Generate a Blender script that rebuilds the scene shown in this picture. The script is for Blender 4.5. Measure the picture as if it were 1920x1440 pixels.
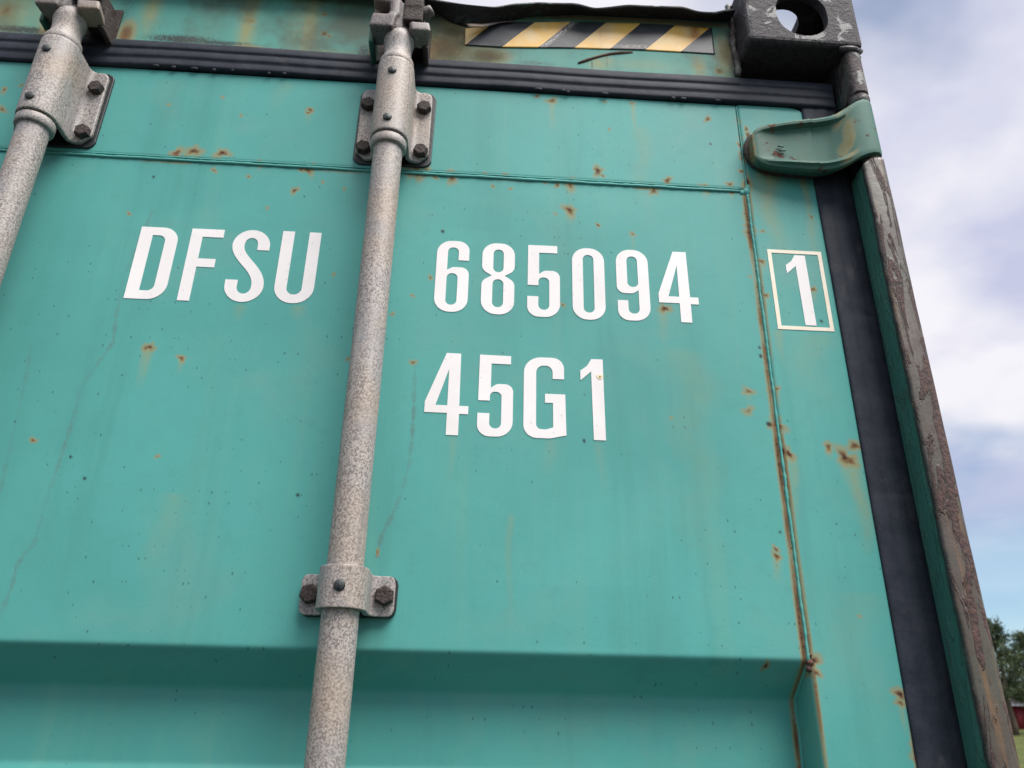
import bpy, bmesh, math, random
import numpy as np
from mathutils import Vector, Matrix

for o in list(bpy.data.objects):
    bpy.data.objects.remove(o)
random.seed(7)
rng = np.random.default_rng(7)
scene = bpy.context.scene
R = math.radians

# ------------------------------------------------------------------ camera
cam_data = bpy.data.cameras.new("camera")
cam = bpy.data.objects.new("camera", cam_data)
scene.collection.objects.link(cam)
right = Vector((0.99772145, -0.06544737, 0.01638739))
up = Vector((-0.04164824, -0.40636578, 0.91276080))
fwd = Vector((0.05307852, 0.91136353, 0.40816563))
m = Matrix((right, up, -fwd)).transposed().to_4x4()
m.translation = Vector((0.6963, -0.7580, 1.9064))
cam.matrix_world = m
cam_data.sensor_width = 36.0
cam_data.lens = 1460.0 / 1920.0 * 36.0
cam_data.clip_start = 0.02
cam_data.clip_end = 3000.0
cam_data.dof.use_dof = True
cam_data.dof.focus_distance = 0.90
cam_data.dof.aperture_fstop = 10.0
scene.camera = cam
scene.render.resolution_x = 1024
scene.render.resolution_y = 768

# ------------------------------------------------------------------ world, sun, exposure
SUN_EL, SUN_AZ = R(60), R(138)          # azimuth clockwise from +Y: high, behind the photographer
world = bpy.data.worlds.new("World")
scene.world = world
world.use_nodes = True
wn = world.node_tree
wn.nodes.clear()
def wnode(t, **k):
    n = wn.nodes.new(t)
    for a, b in k.items():
        setattr(n, a, b)
    return n
w_out = wnode('ShaderNodeOutputWorld')
w_bg = wnode('ShaderNodeBackground')
w_bg.inputs['Strength'].default_value = 0.079
sky = wnode('ShaderNodeTexSky', sky_type='NISHITA', sun_disc=False)
sky.sun_elevation = SUN_EL
sky.sun_rotation = SUN_AZ
sky.altitude = 50
sky.air_density = 1.0
sky.dust_density = 0.1
w_tc = wnode('ShaderNodeTexCoord')
w_sep = wnode('ShaderNodeSeparateXYZ')
wn.links.new(w_tc.outputs['Generated'], w_sep.inputs[0])
w_z = wnode('ShaderNodeMath', operation='MAXIMUM'); w_z.inputs[1].default_value = 0.0
wn.links.new(w_sep.outputs['Z'], w_z.inputs[0])
w_za = wnode('ShaderNodeMath', operation='ADD'); w_za.inputs[1].default_value = 0.30
wn.links.new(w_z.outputs[0], w_za.inputs[0])
w_dx = wnode('ShaderNodeMath', operation='DIVIDE'); w_dy = wnode('ShaderNodeMath', operation='DIVIDE')
wn.links.new(w_sep.outputs['X'], w_dx.inputs[0]); wn.links.new(w_za.outputs[0], w_dx.inputs[1])
wn.links.new(w_sep.outputs['Y'], w_dy.inputs[0]); wn.links.new(w_za.outputs[0], w_dy.inputs[1])
w_c = wnode('ShaderNodeCombineXYZ')
wn.links.new(w_dx.outputs[0], w_c.inputs[0]); wn.links.new(w_dy.outputs[0], w_c.inputs[1])
w_c.inputs[2].default_value = 3.7
w_n1 = wnode('ShaderNodeTexNoise'); w_n1.inputs['Scale'].default_value = 1.9; w_n1.inputs['Detail'].default_value = 4; w_n1.inputs['Roughness'].default_value = 0.45
w_n1.inputs['Distortion'].default_value = 0.3
wn.links.new(w_c.outputs[0], w_n1.inputs['Vector'])
w_r1 = wnode('ShaderNodeMapRange', interpolation_type='SMOOTHSTEP')
w_r1.inputs['From Min'].default_value = 0.30; w_r1.inputs['From Max'].default_value = 0.52
wn.links.new(w_n1.outputs['Fac'], w_r1.inputs['Value'])
w_n2 = wnode('ShaderNodeTexNoise'); w_n2.inputs['Scale'].default_value = 2.6; w_n2.inputs['Detail'].default_value = 5
w_n2.inputs['Roughness'].default_value = 0.48
wn.links.new(w_c.outputs[0], w_n2.inputs['Vector'])
w_cr = wnode('ShaderNodeValToRGB')
w_cr.color_ramp.elements[0].position = 0.40; w_cr.color_ramp.elements[0].color = (5.3, 5.55, 7.3, 1)
w_cr.color_ramp.elements[1].position = 0.60; w_cr.color_ramp.elements[1].color = (8.6, 8.45, 9.0, 1)
wn.links.new(w_n2.outputs['Fac'], w_cr.inputs[0])
# clouds thin out just above the horizon
w_low = wnode('ShaderNodeMapRange', interpolation_type='SMOOTHSTEP')
w_low.inputs['From Min'].default_value = 0.17; w_low.inputs['From Max'].default_value = 0.27
w_low.inputs['To Min'].default_value = 0.20; w_low.inputs['To Max'].default_value = 1.0
wn.links.new(w_sep.outputs['Z'], w_low.inputs['Value'])
w_f = wnode('ShaderNodeMath', operation='MULTIPLY')
wn.links.new(w_r1.outputs[0], w_f.inputs[0]); wn.links.new(w_low.outputs[0], w_f.inputs[1])
w_mix = wnode('ShaderNodeMix', data_type='RGBA')
wn.links.new(w_f.outputs[0], w_mix.inputs['Factor'])
w_tint = wnode('ShaderNodeMix', data_type='RGBA', blend_type='MULTIPLY')
w_tint.inputs['Factor'].default_value = 1.0
w_tint.inputs['B'].default_value = (1.10, 1.27, 1.27, 1)
wn.links.new(sky.outputs[0], w_tint.inputs['A'])
wn.links.new(w_tint.outputs['Result'], w_mix.inputs['A'])
wn.links.new(w_cr.outputs[0], w_mix.inputs['B'])
wn.links.new(w_mix.outputs['Result'], w_bg.inputs['Color'])
wn.links.new(w_bg.outputs[0], w_out.inputs[0])

sun_data = bpy.data.lights.new("sun", 'SUN')
sun_data.energy = 5.0
sun_data.angle = R(44)                   # hazy sun behind thin cloud
sun_data.color = (1.0, 0.965, 0.92)
sun = bpy.data.objects.new("sun", sun_data)
scene.collection.objects.link(sun)
sdir = Vector((math.sin(SUN_AZ) * math.cos(SUN_EL), math.cos(SUN_AZ) * math.cos(SUN_EL), math.sin(SUN_EL)))
sun.rotation_euler = (-sdir).to_track_quat('-Z', 'Y').to_euler()
sun.location = (0, -5, 12)

vs = scene.view_settings
vs.view_transform = 'Standard'
vs.look = 'None'
vs.exposure = 0.45
vs.gamma = 1.0
vs.use_curve_mapping = False

# ------------------------------------------------------------------ node helpers
class Mat:
    def __init__(s, name):
        s.m = bpy.data.materials.new(name)
        s.m.use_nodes = True
        s.t = s.m.node_tree
        s.t.nodes.clear()
        s.out = s.t.nodes.new('ShaderNodeOutputMaterial')
        s.b = s.t.nodes.new('ShaderNodeBsdfPrincipled')
        s.t.links.new(s.b.outputs[0], s.out.inputs[0])
        s.tc = s.t.nodes.new('ShaderNodeTexCoord')
        s.P = s.tc.outputs['Object']
    def put(s, sock, v):
        if hasattr(v, 'node'):
            s.t.links.new(v, sock)
        elif isinstance(v, (tuple, list)) and len(v) == 3 and sock.type == 'RGBA':
            sock.default_value = (*v, 1)
        else:
            sock.default_value = v
    def math(s, op, a, b=0.0, clamp=False):
        n = s.t.nodes.new('ShaderNodeMath'); n.operation = op; n.use_clamp = clamp
        s.put(n.inputs[0], a); s.put(n.inputs[1], b)
        return n.outputs[0]
    def map(s, scale=(1, 1, 1), loc=(0, 0, 0), rot=(0, 0, 0)):
        n = s.t.nodes.new('ShaderNodeMapping')
        s.put(n.inputs['Vector'], s.P)
        n.inputs['Scale'].default_value = scale; n.inputs['Location'].default_value = loc
        n.inputs['Rotation'].default_value = rot
        return n.outputs[0]
    def noise(s, scale, detail=3, rough=0.5, vec=None, dist=0.0):
        n = s.t.nodes.new('ShaderNodeTexNoise')
        s.put(n.inputs['Vector'], vec if vec is not None else s.P)
        n.inputs['Scale'].default_value = scale; n.inputs['Detail'].default_value = detail
        n.inputs['Roughness'].default_value = rough; n.inputs['Distortion'].default_value = dist
        return n.outputs['Fac']
    def voro(s, scale, vec=None):
        n = s.t.nodes.new('ShaderNodeTexVoronoi'); n.voronoi_dimensions = '2D'
        s.put(n.inputs['Vector'], vec if vec is not None else s.P)
        n.inputs['Scale'].default_value = scale
        sep = s.t.nodes.new('ShaderNodeSeparateColor')
        s.t.links.new(n.outputs['Color'], sep.inputs[0])
        return n.outputs['Distance'], sep.outputs[0], sep.outputs[1]
    def rng(s, v, a, b, c=0.0, d=1.0, smooth=True):
        n = s.t.nodes.new('ShaderNodeMapRange')
        n.interpolation_type = 'SMOOTHSTEP' if smooth else 'LINEAR'
        s.put(n.inputs['Value'], v)
        n.inputs['From Min'].default_value = a; n.inputs['From Max'].default_value = b
        n.inputs['To Min'].default_value = c; n.inputs['To Max'].default_value = d
        return n.outputs[0]
    def mix(s, f, a, b, blend='MIX'):
        n = s.t.nodes.new('ShaderNodeMix'); n.data_type = 'RGBA'; n.blend_type = blend
        s.put(n.inputs['Factor'], f); s.put(n.inputs['A'], a); s.put(n.inputs['B'], b)
        return n.outputs['Result']
    def attr(s, name):
        n = s.t.nodes.new('ShaderNodeAttribute'); n.attribute_name = name
        return n.outputs['Fac']
    def bump(s, h, strength=0.3, dist=0.001, nrm=None):
        n = s.t.nodes.new('ShaderNodeBump')
        n.inputs['Strength'].default_value = strength; n.inputs['Distance'].default_value = dist
        s.put(n.inputs['Height'], h)
        if nrm is not None:
            s.put(n.inputs['Normal'], nrm)
        return n.outputs[0]
    def done(s, col, rough, metal=0.0, nrm=None, spec=0.5):
        s.put(s.b.inputs['Base Color'], col); s.put(s.b.inputs['Roughness'], rough)
        s.put(s.b.inputs['Metallic'], metal); s.b.inputs['Specular IOR Level'].default_value = spec
        if nrm is not None:
            s.put(s.b.inputs['Normal'], nrm)
        return s.m

RUST_DARK, RUST_MID, RUST_ORANGE, TAN = (0.040, 0.018, 0.014), (0.10, 0.042, 0.022), (0.22, 0.092, 0.032), (0.27, 0.215, 0.095)

def paint_material(name, base, grime=0.0, rough=0.55, scab=0.0):
    """weathered enamel: painted-on rust, stain and drip fields come from the mesh"""
    k = Mat(name)
    big = k.noise(2.6, 4, 0.55)
    streak = k.noise(1.0, 4, 0.6, vec=k.map((26, 26, 1.6)))
    fine = k.noise(420, 2, 0.6)
    c = k.mix(k.rng(big, 0.3, 0.7), tuple(v * 0.90 for v in base), tuple(min(1, v * 1.08) for v in base))
    blot = k.noise(7.5, 5, 0.62, dist=0.5)
    c = k.mix(k.rng(blot, 0.48, 0.75, 0, 0.45), c, (base[0] * 1.6 + 0.02, base[1] * 0.98, base[2] * 0.96))
    wash = k.noise(1.0, 5, 0.65, vec=k.map((14, 14, 0.9), loc=(5, 0, 2)))
    c = k.mix(k.rng(wash, 0.50, 0.76, 0, 0.50), c, tuple(v * 0.72 for v in base))
    chalk = (base[0] * 1.45 + 0.02, base[1] * 1.04, base[2] * 0.90)
    c = k.mix(k.math('MULTIPLY', k.rng(streak, 0.48, 0.80), 0.45), c, chalk)
    c = k.mix(k.math('MULTIPLY', k.rng(fine, 0.35, 0.75), 0.10), c, tuple(v * 0.70 for v in base))
    # tiny dirt specks, longer than wide
    d1, r1, g1 = k.voro(1.0, vec=k.map((150, 150, 85), rot=(R(90), 0, 0)))
    dens = k.rng(k.noise(5.5, 3, 0.6), 0.42, 0.66, 0.96, 0.40)
    s1 = k.math('MULTIPLY', k.math('LESS_THAN', d1, k.math('MULTIPLY', k.math('POWER', g1, 4.0), 0.145)), k.math('GREATER_THAN', r1, dens))
    d2, r2, g2 = k.voro(1.0, vec=k.map((38, 38, 27), loc=(3.1, 0.2, 1.7), rot=(R(90), 0, 0)))
    s2 = k.math('MULTIPLY', k.math('LESS_THAN', d2, k.math('MULTIPLY', k.math('POWER', g2, 2.0), 0.038)), k.math('GREATER_THAN', r2, 0.88))
    spk = k.math('MAXIMUM', k.math('MULTIPLY', s1, k.rng(g1, 0.6, 1.0, 0.15, 0.55)), k.math('MULTIPLY', s2, 0.7))
    c = k.mix(spk, c, (0.018, 0.045, 0.042))
    # hairline scuffs and patchy chalking
    scf = k.noise(1.0, 4, 0.7, vec=k.map((7, 7, 240), loc=(2, 3, 1), rot=(0, R(9), 0)))
    c = k.mix(k.math('MULTIPLY', k.rng(scf, 0.66, 0.76), k.rng(k.noise(4, 3, 0.5), 0.5, 0.65, 0, 0.35)), c, (base[0] * 2.2 + 0.03, base[1] * 1.12, base[2] * 1.12))
    chk = k.noise(55, 5, 0.7)
    c = k.mix(k.rng(chk, 0.50, 0.72, 0, 0.22), c, tuple(v * 0.80 for v in base))
    st = k.attr('stain'); ru = k.attr('rust'); dr = k.attr('drip'); so = k.attr('soot')
    n1 = k.noise(330, 4, 0.65); n2 = k.noise(110, 3, 0.6)
    stn = k.math('MULTIPLY', st, k.rng(n2, 0.2, 0.75, 0.65, 1.2))
    c = k.mix(k.rng(stn, 0.03, 1.0, 0.0, 0.85, False), c, (0.29, 0.27, 0.115))
    c = k.mix(k.math('MULTIPLY', dr, k.rng(n1, 0.25, 0.7, 0.35, 1.0)), c, (base[0] * 0.9 + 0.03, base[1] * 0.55, base[2] * 0.55))
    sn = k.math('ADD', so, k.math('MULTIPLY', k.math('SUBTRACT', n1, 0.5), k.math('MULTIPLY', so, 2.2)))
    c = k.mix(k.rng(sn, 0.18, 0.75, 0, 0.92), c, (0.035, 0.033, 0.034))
    rn = k.math('ADD', ru, k.math('MULTIPLY', k.math('SUBTRACT', n1, 0.5), k.math('MULTIPLY', ru, 1.3)))
    rn = k.math('ADD', rn, k.math('MULTIPLY', k.math('SUBTRACT', n2, 0.5), k.math('MULTIPLY', ru, 0.5)))
    c = k.mix(k.rng(rn, 0.03, 0.36, 0, 0.68), c, TAN)
    c = k.mix(k.rng(rn, 0.40, 0.85, 0, 0.80), c, k.mix(k.rng(n1, 0.4, 0.62), RUST_MID, RUST_ORANGE))
    c = k.mix(k.rng(rn, 0.88, 1.2, 0, 0.92), c, RUST_DARK)
    bl = k.attr('chip')
    c = k.mix(bl, c, (0.012, 0.014, 0.014))
    if grime > 0:
        gn = k.noise(9, 5, 0.62)
        c = k.mix(k.math('MULTIPLY', k.rng(gn, 0.42, 0.72), grime), c, (0.075, 0.078, 0.052))
    if scab > 0:
        sc = k.noise(34, 6, 0.68, dist=0.6)
        sm = k.rng(sc, 0.60 - 0.12 * scab, 0.64 - 0.12 * scab)
        c = k.mix(sm, c, k.mix(k.rng(n1, 0.38, 0.64), (0.055, 0.030, 0.028), (0.15, 0.065, 0.035)))
        rn = k.math('MAXIMUM', rn, sm)
    ro = k.math('ADD', k.rng(big, 0.3, 0.7, rough - 0.05, rough + 0.05), k.math('MULTIPLY', k.rng(rn, 0.2, 0.6), 0.35), clamp=True)
    h = k.math('ADD', k.math('MULTIPLY', k.noise(260, 2, 0.5), 0.35), k.math('MULTIPLY', k.rng(rn, 0.3, 0.8), k.noise(700, 3, 0.7)))
    h = k.math('ADD', h, k.math('MULTIPLY', k.noise(14, 2, 0.5), 3.0))
    return k.done(c, ro, 0.0, k.bump(h, 0.22, 0.0008), spec=0.26)

def galv_material(name, light=(0.430, 0.382, 0.350), dark=(0.160, 0.138, 0.136), rusty=0.3, metal=0.15):
    k = Mat(name)
    g = k.noise(430, 3, 0.75); g2 = k.noise(1100, 2, 0.6); lo = k.noise(24, 4, 0.6); lo2 = k.noise(9, 3, 0.5)
    c = k.mix(k.rng(g, 0.41, 0.57), dark, light)
    c = k.mix(k.rng(g2, 0.58, 0.68, 0, 0.85), c, (0.10, 0.088, 0.092))
    c = k.mix(k.rng(lo, 0.42, 0.72, 0, 0.55), c, (0.27, 0.27, 0.285))
    c = k.mix(k.math('MULTIPLY', k.rng(lo2, 0.42, 0.72), rusty), c, (0.40, 0.27, 0.155))
    run = k.noise(1.0, 5, 0.65, vec=k.map((60, 60, 4.5), loc=(1, 2, 3)))
    c = k.mix(k.rng(run, 0.55, 0.75, 0, 0.6), c, (0.20, 0.175, 0.165))
    c = k.mix(k.rng(run, 0.30, 0.42, 0.45, 0.0), c, (0.46, 0.42, 0.40))
    scr = k.noise(1.0, 3, 0.6, vec=k.map((330, 330, 5.0), loc=(4, 1, 0)))
    c = k.mix(k.rng(scr, 0.64, 0.72, 0, 0.45), c, (0.13, 0.115, 0.11))
    band = k.noise(1.0, 4, 0.7, vec=k.map((10, 10, 16), loc=(0, 0, 7)))
    c = k.mix(k.rng(band, 0.58, 0.75, 0, 0.55), c, (0.17, 0.145, 0.13))
    r1 = k.noise(38, 5, 0.7)
    c = k.mix(k.rng(r1, 0.66, 0.78, 0, rusty * 1.6), c, (0.20, 0.10, 0.05))
    return k.done(c, k.rng(g, 0.3, 0.7, 0.50, 0.70), metal, k.bump(k.math('ADD', g, k.math('MULTIPLY', lo, 2.0)), 0.45, 0.0006))

def scab_material(name, paint, paint_amt=0.5, a=(0.062, 0.050, 0.058), b=(0.115, 0.085, 0.085), scale=22):
    """heavily rusted iron with left-over paint"""
    k = Mat(name)
    n = k.noise(150, 5, 0.7); pm = k.noise(scale, 6, 0.6, dist=0.8); f = k.noise(500, 3, 0.6)
    c = k.mix(k.rng(n, 0.35, 0.65), a, b)
    c = k.mix(k.rng(f, 0.6, 0.75, 0, 0.5), c, (0.16, 0.085, 0.055))
    thr = 0.62 - 0.24 * paint_amt
    mask = k.rng(pm, thr, thr + 0.025)
    c = k.mix(mask, c, k.mix(k.rng(n, 0.3, 0.7), tuple(v * 0.85 for v in paint), paint))
    h = k.math('ADD', k.math('MULTIPLY', n, k.math('SUBTRACT', 1.25, mask)), k.math('MULTIPLY', mask, 0.75))
    return k.done(c, k.rng(mask, 0, 1, 0.72, 0.5), 0.0, k.bump(h, 0.9, 0.0035), spec=0.4)

def post_material():
    k = Mat("post_paint")
    long_n = k.noise(1.0, 5, 0.62, vec=k.map((62, 62, 11)), dist=0.9)
    fine = k.noise(190, 4, 0.7); st = k.noise(1.0, 3, 0.6, vec=k.map((110, 110, 3.0), loc=(2, 0, 5)))
    c = k.mix(k.rng(k.noise(11, 3, 0.5), 0.35, 0.7), (0.080, 0.058, 0.048), (0.074, 0.070, 0.055))
    c = k.mix(k.rng(st, 0.48, 0.68, 0, 0.75), c, (0.19, 0.100, 0.045))
    c = k.mix(k.rng(st, 0.30, 0.42, 0.5, 0.0), c, (0.13, 0.105, 0.095))
    mask = k.math('MAXIMUM', k.rng(long_n, 0.515, 0.55), k.rng(k.noise(1.0, 6, 0.7, vec=k.map((95, 95, 24), loc=(1, 4, 2)), dist=0.6), 0.60, 0.64))
    c = k.mix(mask, c, k.mix(k.rng(fine, 0.38, 0.64), (0.040, 0.022, 0.022), (0.095, 0.048, 0.038)))
    side = k.attr('inner')
    c = k.mix(side, c, k.mix(k.rng(k.noise(7, 4, 0.6), 0.62, 0.75), (0.048, 0.170, 0.142), (0.05, 0.04, 0.035)))
    ed = k.math('MULTIPLY', k.attr('edge'), k.rng(k.noise(46, 4, 0.7), 0.30, 0.52))
    c = k.mix(ed, c, (0.028, 0.026, 0.024))
    h = k.math('ADD', k.math('MULTIPLY', mask, k.math('ADD', fine, 0.5)), k.math('MULTIPLY', k.noise(60, 3, 0.6), 0.4))
    return k.done(c, k.rng(mask, 0, 1, 0.48, 0.78), 0.0, k.bump(h, 0.8, 0.0022))

def rubber_material():
    k = Mat("black_rubber")
    n = k.noise(40, 4, 0.6); f = k.noise(600, 2, 0.6); s = k.noise(1.0, 3, 0.5, vec=k.map((5, 60, 60)))
    c = k.mix(k.rng(n, 0.35, 0.7), (0.015, 0.019, 0.030), (0.028, 0.032, 0.045))
    c = k.mix(k.rng(s, 0.55, 0.8, 0, 0.4), c, (0.060, 0.060, 0.070))
    c = k.mix(k.rng(f, 0.66, 0.75, 0, 0.5), c, (0.10, 0.095, 0.09))
    dust = k.noise(16, 5, 0.7, dist=0.8)
    c = k.mix(k.rng(dust, 0.56, 0.74, 0, 0.5), c, (0.085, 0.082, 0.082))
    return k.done(c, 0.66, 0.0, k.bump(k.math('ADD', n, k.math('MULTIPLY', f, 0.2)), 0.45, 0.002), spec=0.25)

def vinyl_material():
    k = Mat("white_vinyl")
    n = k.noise(30, 3, 0.5)
    c = k.mix(k.rng(n, 0.35, 0.7), (0.77, 0.72, 0.71), (0.81, 0.76, 0.75))
    d1, r1, g1 = k.voro(1.0, vec=k.map((120, 120, 95), rot=(R(90), 0, 0)))
    s1 = k.math('MULTIPLY', k.math('LESS_THAN', d1, k.math('MULTIPLY', g1, 0.14)), k.math('GREATER_THAN', r1, 0.72))
    c = k.mix(k.math('MULTIPLY', s1, 0.22), c, (0.22, 0.20, 0.18))
    c = k.mix(k.rng(k.noise(8, 4, 0.6), 0.5, 0.75, 0, 0.35), c, (0.66, 0.60, 0.50))
    y = k.attr('stain')
    c = k.mix(k.math('MULTIPLY', y, k.rng(k.noise(160, 3, 0.6), 0.25, 0.7, 0.4, 1.0)), c, (0.80, 0.50, 0.20))
    return k.done(c, 0.40, 0.0, k.bump(n, 0.1, 0.0006))

def tape_material():
    k = Mat("hazard_tape")
    s = k.attr('stripe')
    fr = k.math('FRACT', k.math('DIVIDE', k.math('SUBTRACT', s, 0.1109), 0.1016))
    yl = k.math('LESS_THAN', fr, 0.497)
    n = k.noise(26, 4, 0.6); f = k.noise(420, 3, 0.7)
    ycol = k.mix(k.rng(n, 0.4, 0.68), (0.82, 0.47, 0.100), (0.80, 0.56, 0.26))
    st = k.attr('stain')
    ycol = k.mix(k.math('MULTIPLY', st, k.rng(f, 0.3, 0.6, 0.5, 1.0)), ycol, (0.36, 0.10, 0.03))
    ycol = k.mix(k.rng(f, 0.66, 0.72, 0, 0.6), ycol, (0.33, 0.17, 0.06))
    bcol = k.mix(k.rng(n, 0.4, 0.7), (0.024, 0.026, 0.032), (0.045, 0.046, 0.052))
    sc = k.math('MULTIPLY', k.attr('scuff'), k.rng(k.noise(700, 2, 0.7), 0.46, 0.56))
    c = k.mix(yl, bcol, ycol)
    c = k.mix(sc, c, (0.55, 0.50, 0.46))
    return k.done(c, 0.45, 0.0, k.bump(k.math('ADD', n, k.math('MULTIPLY', f, .2)), 0.25, 0.002))

def simple(name, a, b, scale=60, rough=0.7, bump=0.4, bd=0.002, metal=0.0):
    k = Mat(name)
    n = k.noise(scale, 5, 0.65)
    return k.done(k.mix(k.rng(n, 0.35, 0.65), a, b), rough, metal, k.bump(n, bump, bd))

TEAL = (0.080, 0.320, 0.290)
M_door = paint_material("teal_door_paint", TEAL)
M_header = paint_material("teal_header_paint", (0.088, 0.300, 0.255), grime=0.8, rough=0.58)
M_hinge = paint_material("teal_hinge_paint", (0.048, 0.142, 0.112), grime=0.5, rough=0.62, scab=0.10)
M_wall = paint_material("teal_wall_paint", TEAL, grime=0.4, scab=0.3)
M_lip = scab_material("rusted_lip_paint", (0.030, 0.055, 0.050), 0.25, a=(0.014, 0.014, 0.018), b=(0.030, 0.026, 0.028))
M_galv = galv_material("galvanised_steel")
M_cam = galv_material("weathered_cast_steel", (0.20, 0.165, 0.155), (0.055, 0.043, 0.044), 0.7, 0.1)
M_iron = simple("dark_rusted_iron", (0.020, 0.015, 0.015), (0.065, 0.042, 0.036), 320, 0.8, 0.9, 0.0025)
M_pin = simple("black_plastic_plug", (0.012, 0.016, 0.018), (0.03, 0.034, 0.036), 300, 0.5, 0.2)
M_sealant = simple("black_sealant", (0.008, 0.010, 0.012), (0.018, 0.020, 0.022), 90, 0.5, 0.3)
M_cast = scab_material("scabbed_casting_iron", (0.055, 0.050, 0.053), 0.30, a=(0.026, 0.023, 0.028), b=(0.060, 0.052, 0.058), scale=30)
M_weldrust = simple("rusted_weld", (0.045, 0.022, 0.018), (0.12, 0.055, 0.034), 260, 0.85, 0.8, 0.002)
M_lug = scab_material("scabbed_hinge_lug_paint", (0.120, 0.115, 0.108), 0.60, b=(0.085, 0.060, 0.058))
M_post = post_material()
M_rubber = rubber_material()
M_vinyl = vinyl_material()
M_tape = tape_material()
M_tapeback = simple("tape_back", (0.10, 0.055, 0.03), (0.045, 0.035, 0.03), 40, 0.6, 0.2)

# ------------------------------------------------------------------ mesh helpers
COL = scene.collection
def link(name, me, mat=None, parent=None, smooth=True):
    o = bpy.data.objects.new(name, me)
    COL.objects.link(o)
    if mat is not None and len(me.materials) == 0:
        me.materials.append(mat)
    if parent is not None:
        o.parent = parent
    if smooth:
        me.polygons.foreach_set('use_smooth', [True] * len(me.polygons))
    return o

def mesh_np(name, V, F):
    me = bpy.data.meshes.new(name)
    V = np.asarray(V, np.float32); F = np.asarray(F, np.int32)
    me.vertices.add(len(V)); me.vertices.foreach_set('co', V.ravel())
    me.loops.add(F.size); me.loops.foreach_set('vertex_index', F.ravel())
    me.polygons.add(len(F)); me.polygons.foreach_set('loop_start', np.arange(len(F), dtype=np.int32) * F.shape[1])
    me.update(calc_edges=True)
    me.validate()
    return me

def grid_faces(nu, nv, flip=False):
    i = np.arange(nu * nv).reshape(nu, nv)
    a, b, c, d = i[:-1, :-1].ravel(), i[1:, :-1].ravel(), i[1:, 1:].ravel(), i[:-1, 1:].ravel()
    return np.stack([a, d, c, b] if flip else [a, b, c, d], 1)

def add_attr(me, name, vals):
    at = me.attributes.new(name, 'FLOAT', 'POINT')
    at.data.foreach_set('value', np.asarray(vals, np.float32))

def bm_obj(name, bm, mat, parent=None, bevel=0.0, seg=2, smooth=True, voxel=0.0, sm_iter=0, angle=40):
    bmesh.ops.recalc_face_normals(bm, faces=bm.faces)
    me = bpy.data.meshes.new(name)
    bm.to_mesh(me); bm.free()
    o = link(name, me, mat, parent, smooth=smooth)
    if voxel > 0:
        md = o.modifiers.new('remesh', 'REMESH'); md.mode = 'VOXEL'; md.voxel_size = voxel; md.use_smooth_shade = True
        s = o.modifiers.new('smooth', 'SMOOTH'); s.factor = 0.5; s.iterations = sm_iter
    if bevel > 0:
        b = o.modifiers.new('bevel', 'BEVEL'); b.width = bevel; b.segments = seg
        b.limit_method = 'ANGLE'; b.angle_limit = R(angle); b.harden_normals = True
    return o

def box(bm, x0, x1, y0, y1, z0, z1, mat=None):
    g = bmesh.ops.create_cube(bm, size=1.0)
    M = Matrix.Translation(((x0 + x1) / 2, (y0 + y1) / 2, (z0 + z1) / 2)) @ (mat or Matrix()) @ Matrix.Diagonal((x1 - x0, y1 - y0, z1 - z0, 1))
    bmesh.ops.transform(bm, matrix=M, verts=g['verts'])
    return g['verts']

def lathe(bm, cx, cy, prof, seg=40, cap=True):
    rings = []
    for z, r in prof:
        rings.append([bm.verts.new((cx + r * math.cos(2 * math.pi * i / seg), cy + r * math.sin(2 * math.pi * i / seg), z)) for i in range(seg)])
    for a, b in zip(rings[:-1], rings[1:]):
        for i in range(seg):
            bm.faces.new((a[i], a[(i + 1) % seg], b[(i + 1) % seg], b[i]))
    if cap:
        bm.faces.new(rings[0][::-1]); bm.faces.new(rings[-1])

def tube(bm, pts, rad, seg=8, jitter=0.0, cap=True):
    pts = [Vector(p) for p in pts]
    rings = []
    for i, p in enumerate(pts):
        t = (pts[min(i + 1, len(pts) - 1)] - pts[max(i - 1, 0)]).normalized()
        ref = Vector((0, 1, 0)) if abs(t.y) < 0.9 else Vector((1, 0, 0))
        u = t.cross(ref).normalized(); v = t.cross(u).normalized()
        r = (rad[i] if isinstance(rad, (list, tuple)) else rad) * (1 + random.uniform(-jitter, jitter))
        rings.append([bm.verts.new(p + r * (math.cos(2 * math.pi * j / seg) * u + math.sin(2 * math.pi * j / seg) * v)) for j in range(seg)])
    for a, b in zip(rings[:-1], rings[1:]):
        for j in range(seg):
            bm.faces.new((a[j], a[(j + 1) % seg], b[(j + 1) % seg], b[j]))
    if cap:
        bm.faces.new(rings[0][::-1]); bm.faces.new(rings[-1])

def tag(o, label, cat, group=None, kind=None):
    if label: o['label'] = label
    if cat: o['category'] = cat
    if group: o['group'] = group
    if kind: o['kind'] = kind
    return o

def fillet_poly(vs, n=7):
    """closed polygon, each vertex (x, z, corner radius)"""
    out = []
    N = len(vs)
    for i in range(N):
        p = Vector(vs[i][:2]); r = vs[i][2] if len(vs[i]) > 2 else 0
        a = Vector(vs[i - 1][:2]) - p; b = Vector(vs[(i + 1) % N][:2]) - p
        if r <= 0:
            out.append(tuple(p)); continue
        an = a.normalized(); bn = b.normalized()
        half = an.angle(bn) / 2
        t = min(r / math.tan(half), a.length * 0.499, b.length * 0.499)
        rr = t * math.tan(half)
        c = p + (an + bn).normalized() * (rr / math.sin(half))
        p0, p1 = p + an * t, p + bn * t
        a0 = math.atan2(p0.y - c.y, p0.x - c.x); a1 = math.atan2(p1.y - c.y, p1.x - c.x)
        d = (a1 - a0 + math.pi) % (2 * math.pi) - math.pi
        for j in range(n + 1):
            an_ = a0 + d * j / n
            out.append((c.x + rr * math.cos(an_), c.y + rr * math.sin(an_)))
    return out

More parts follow.
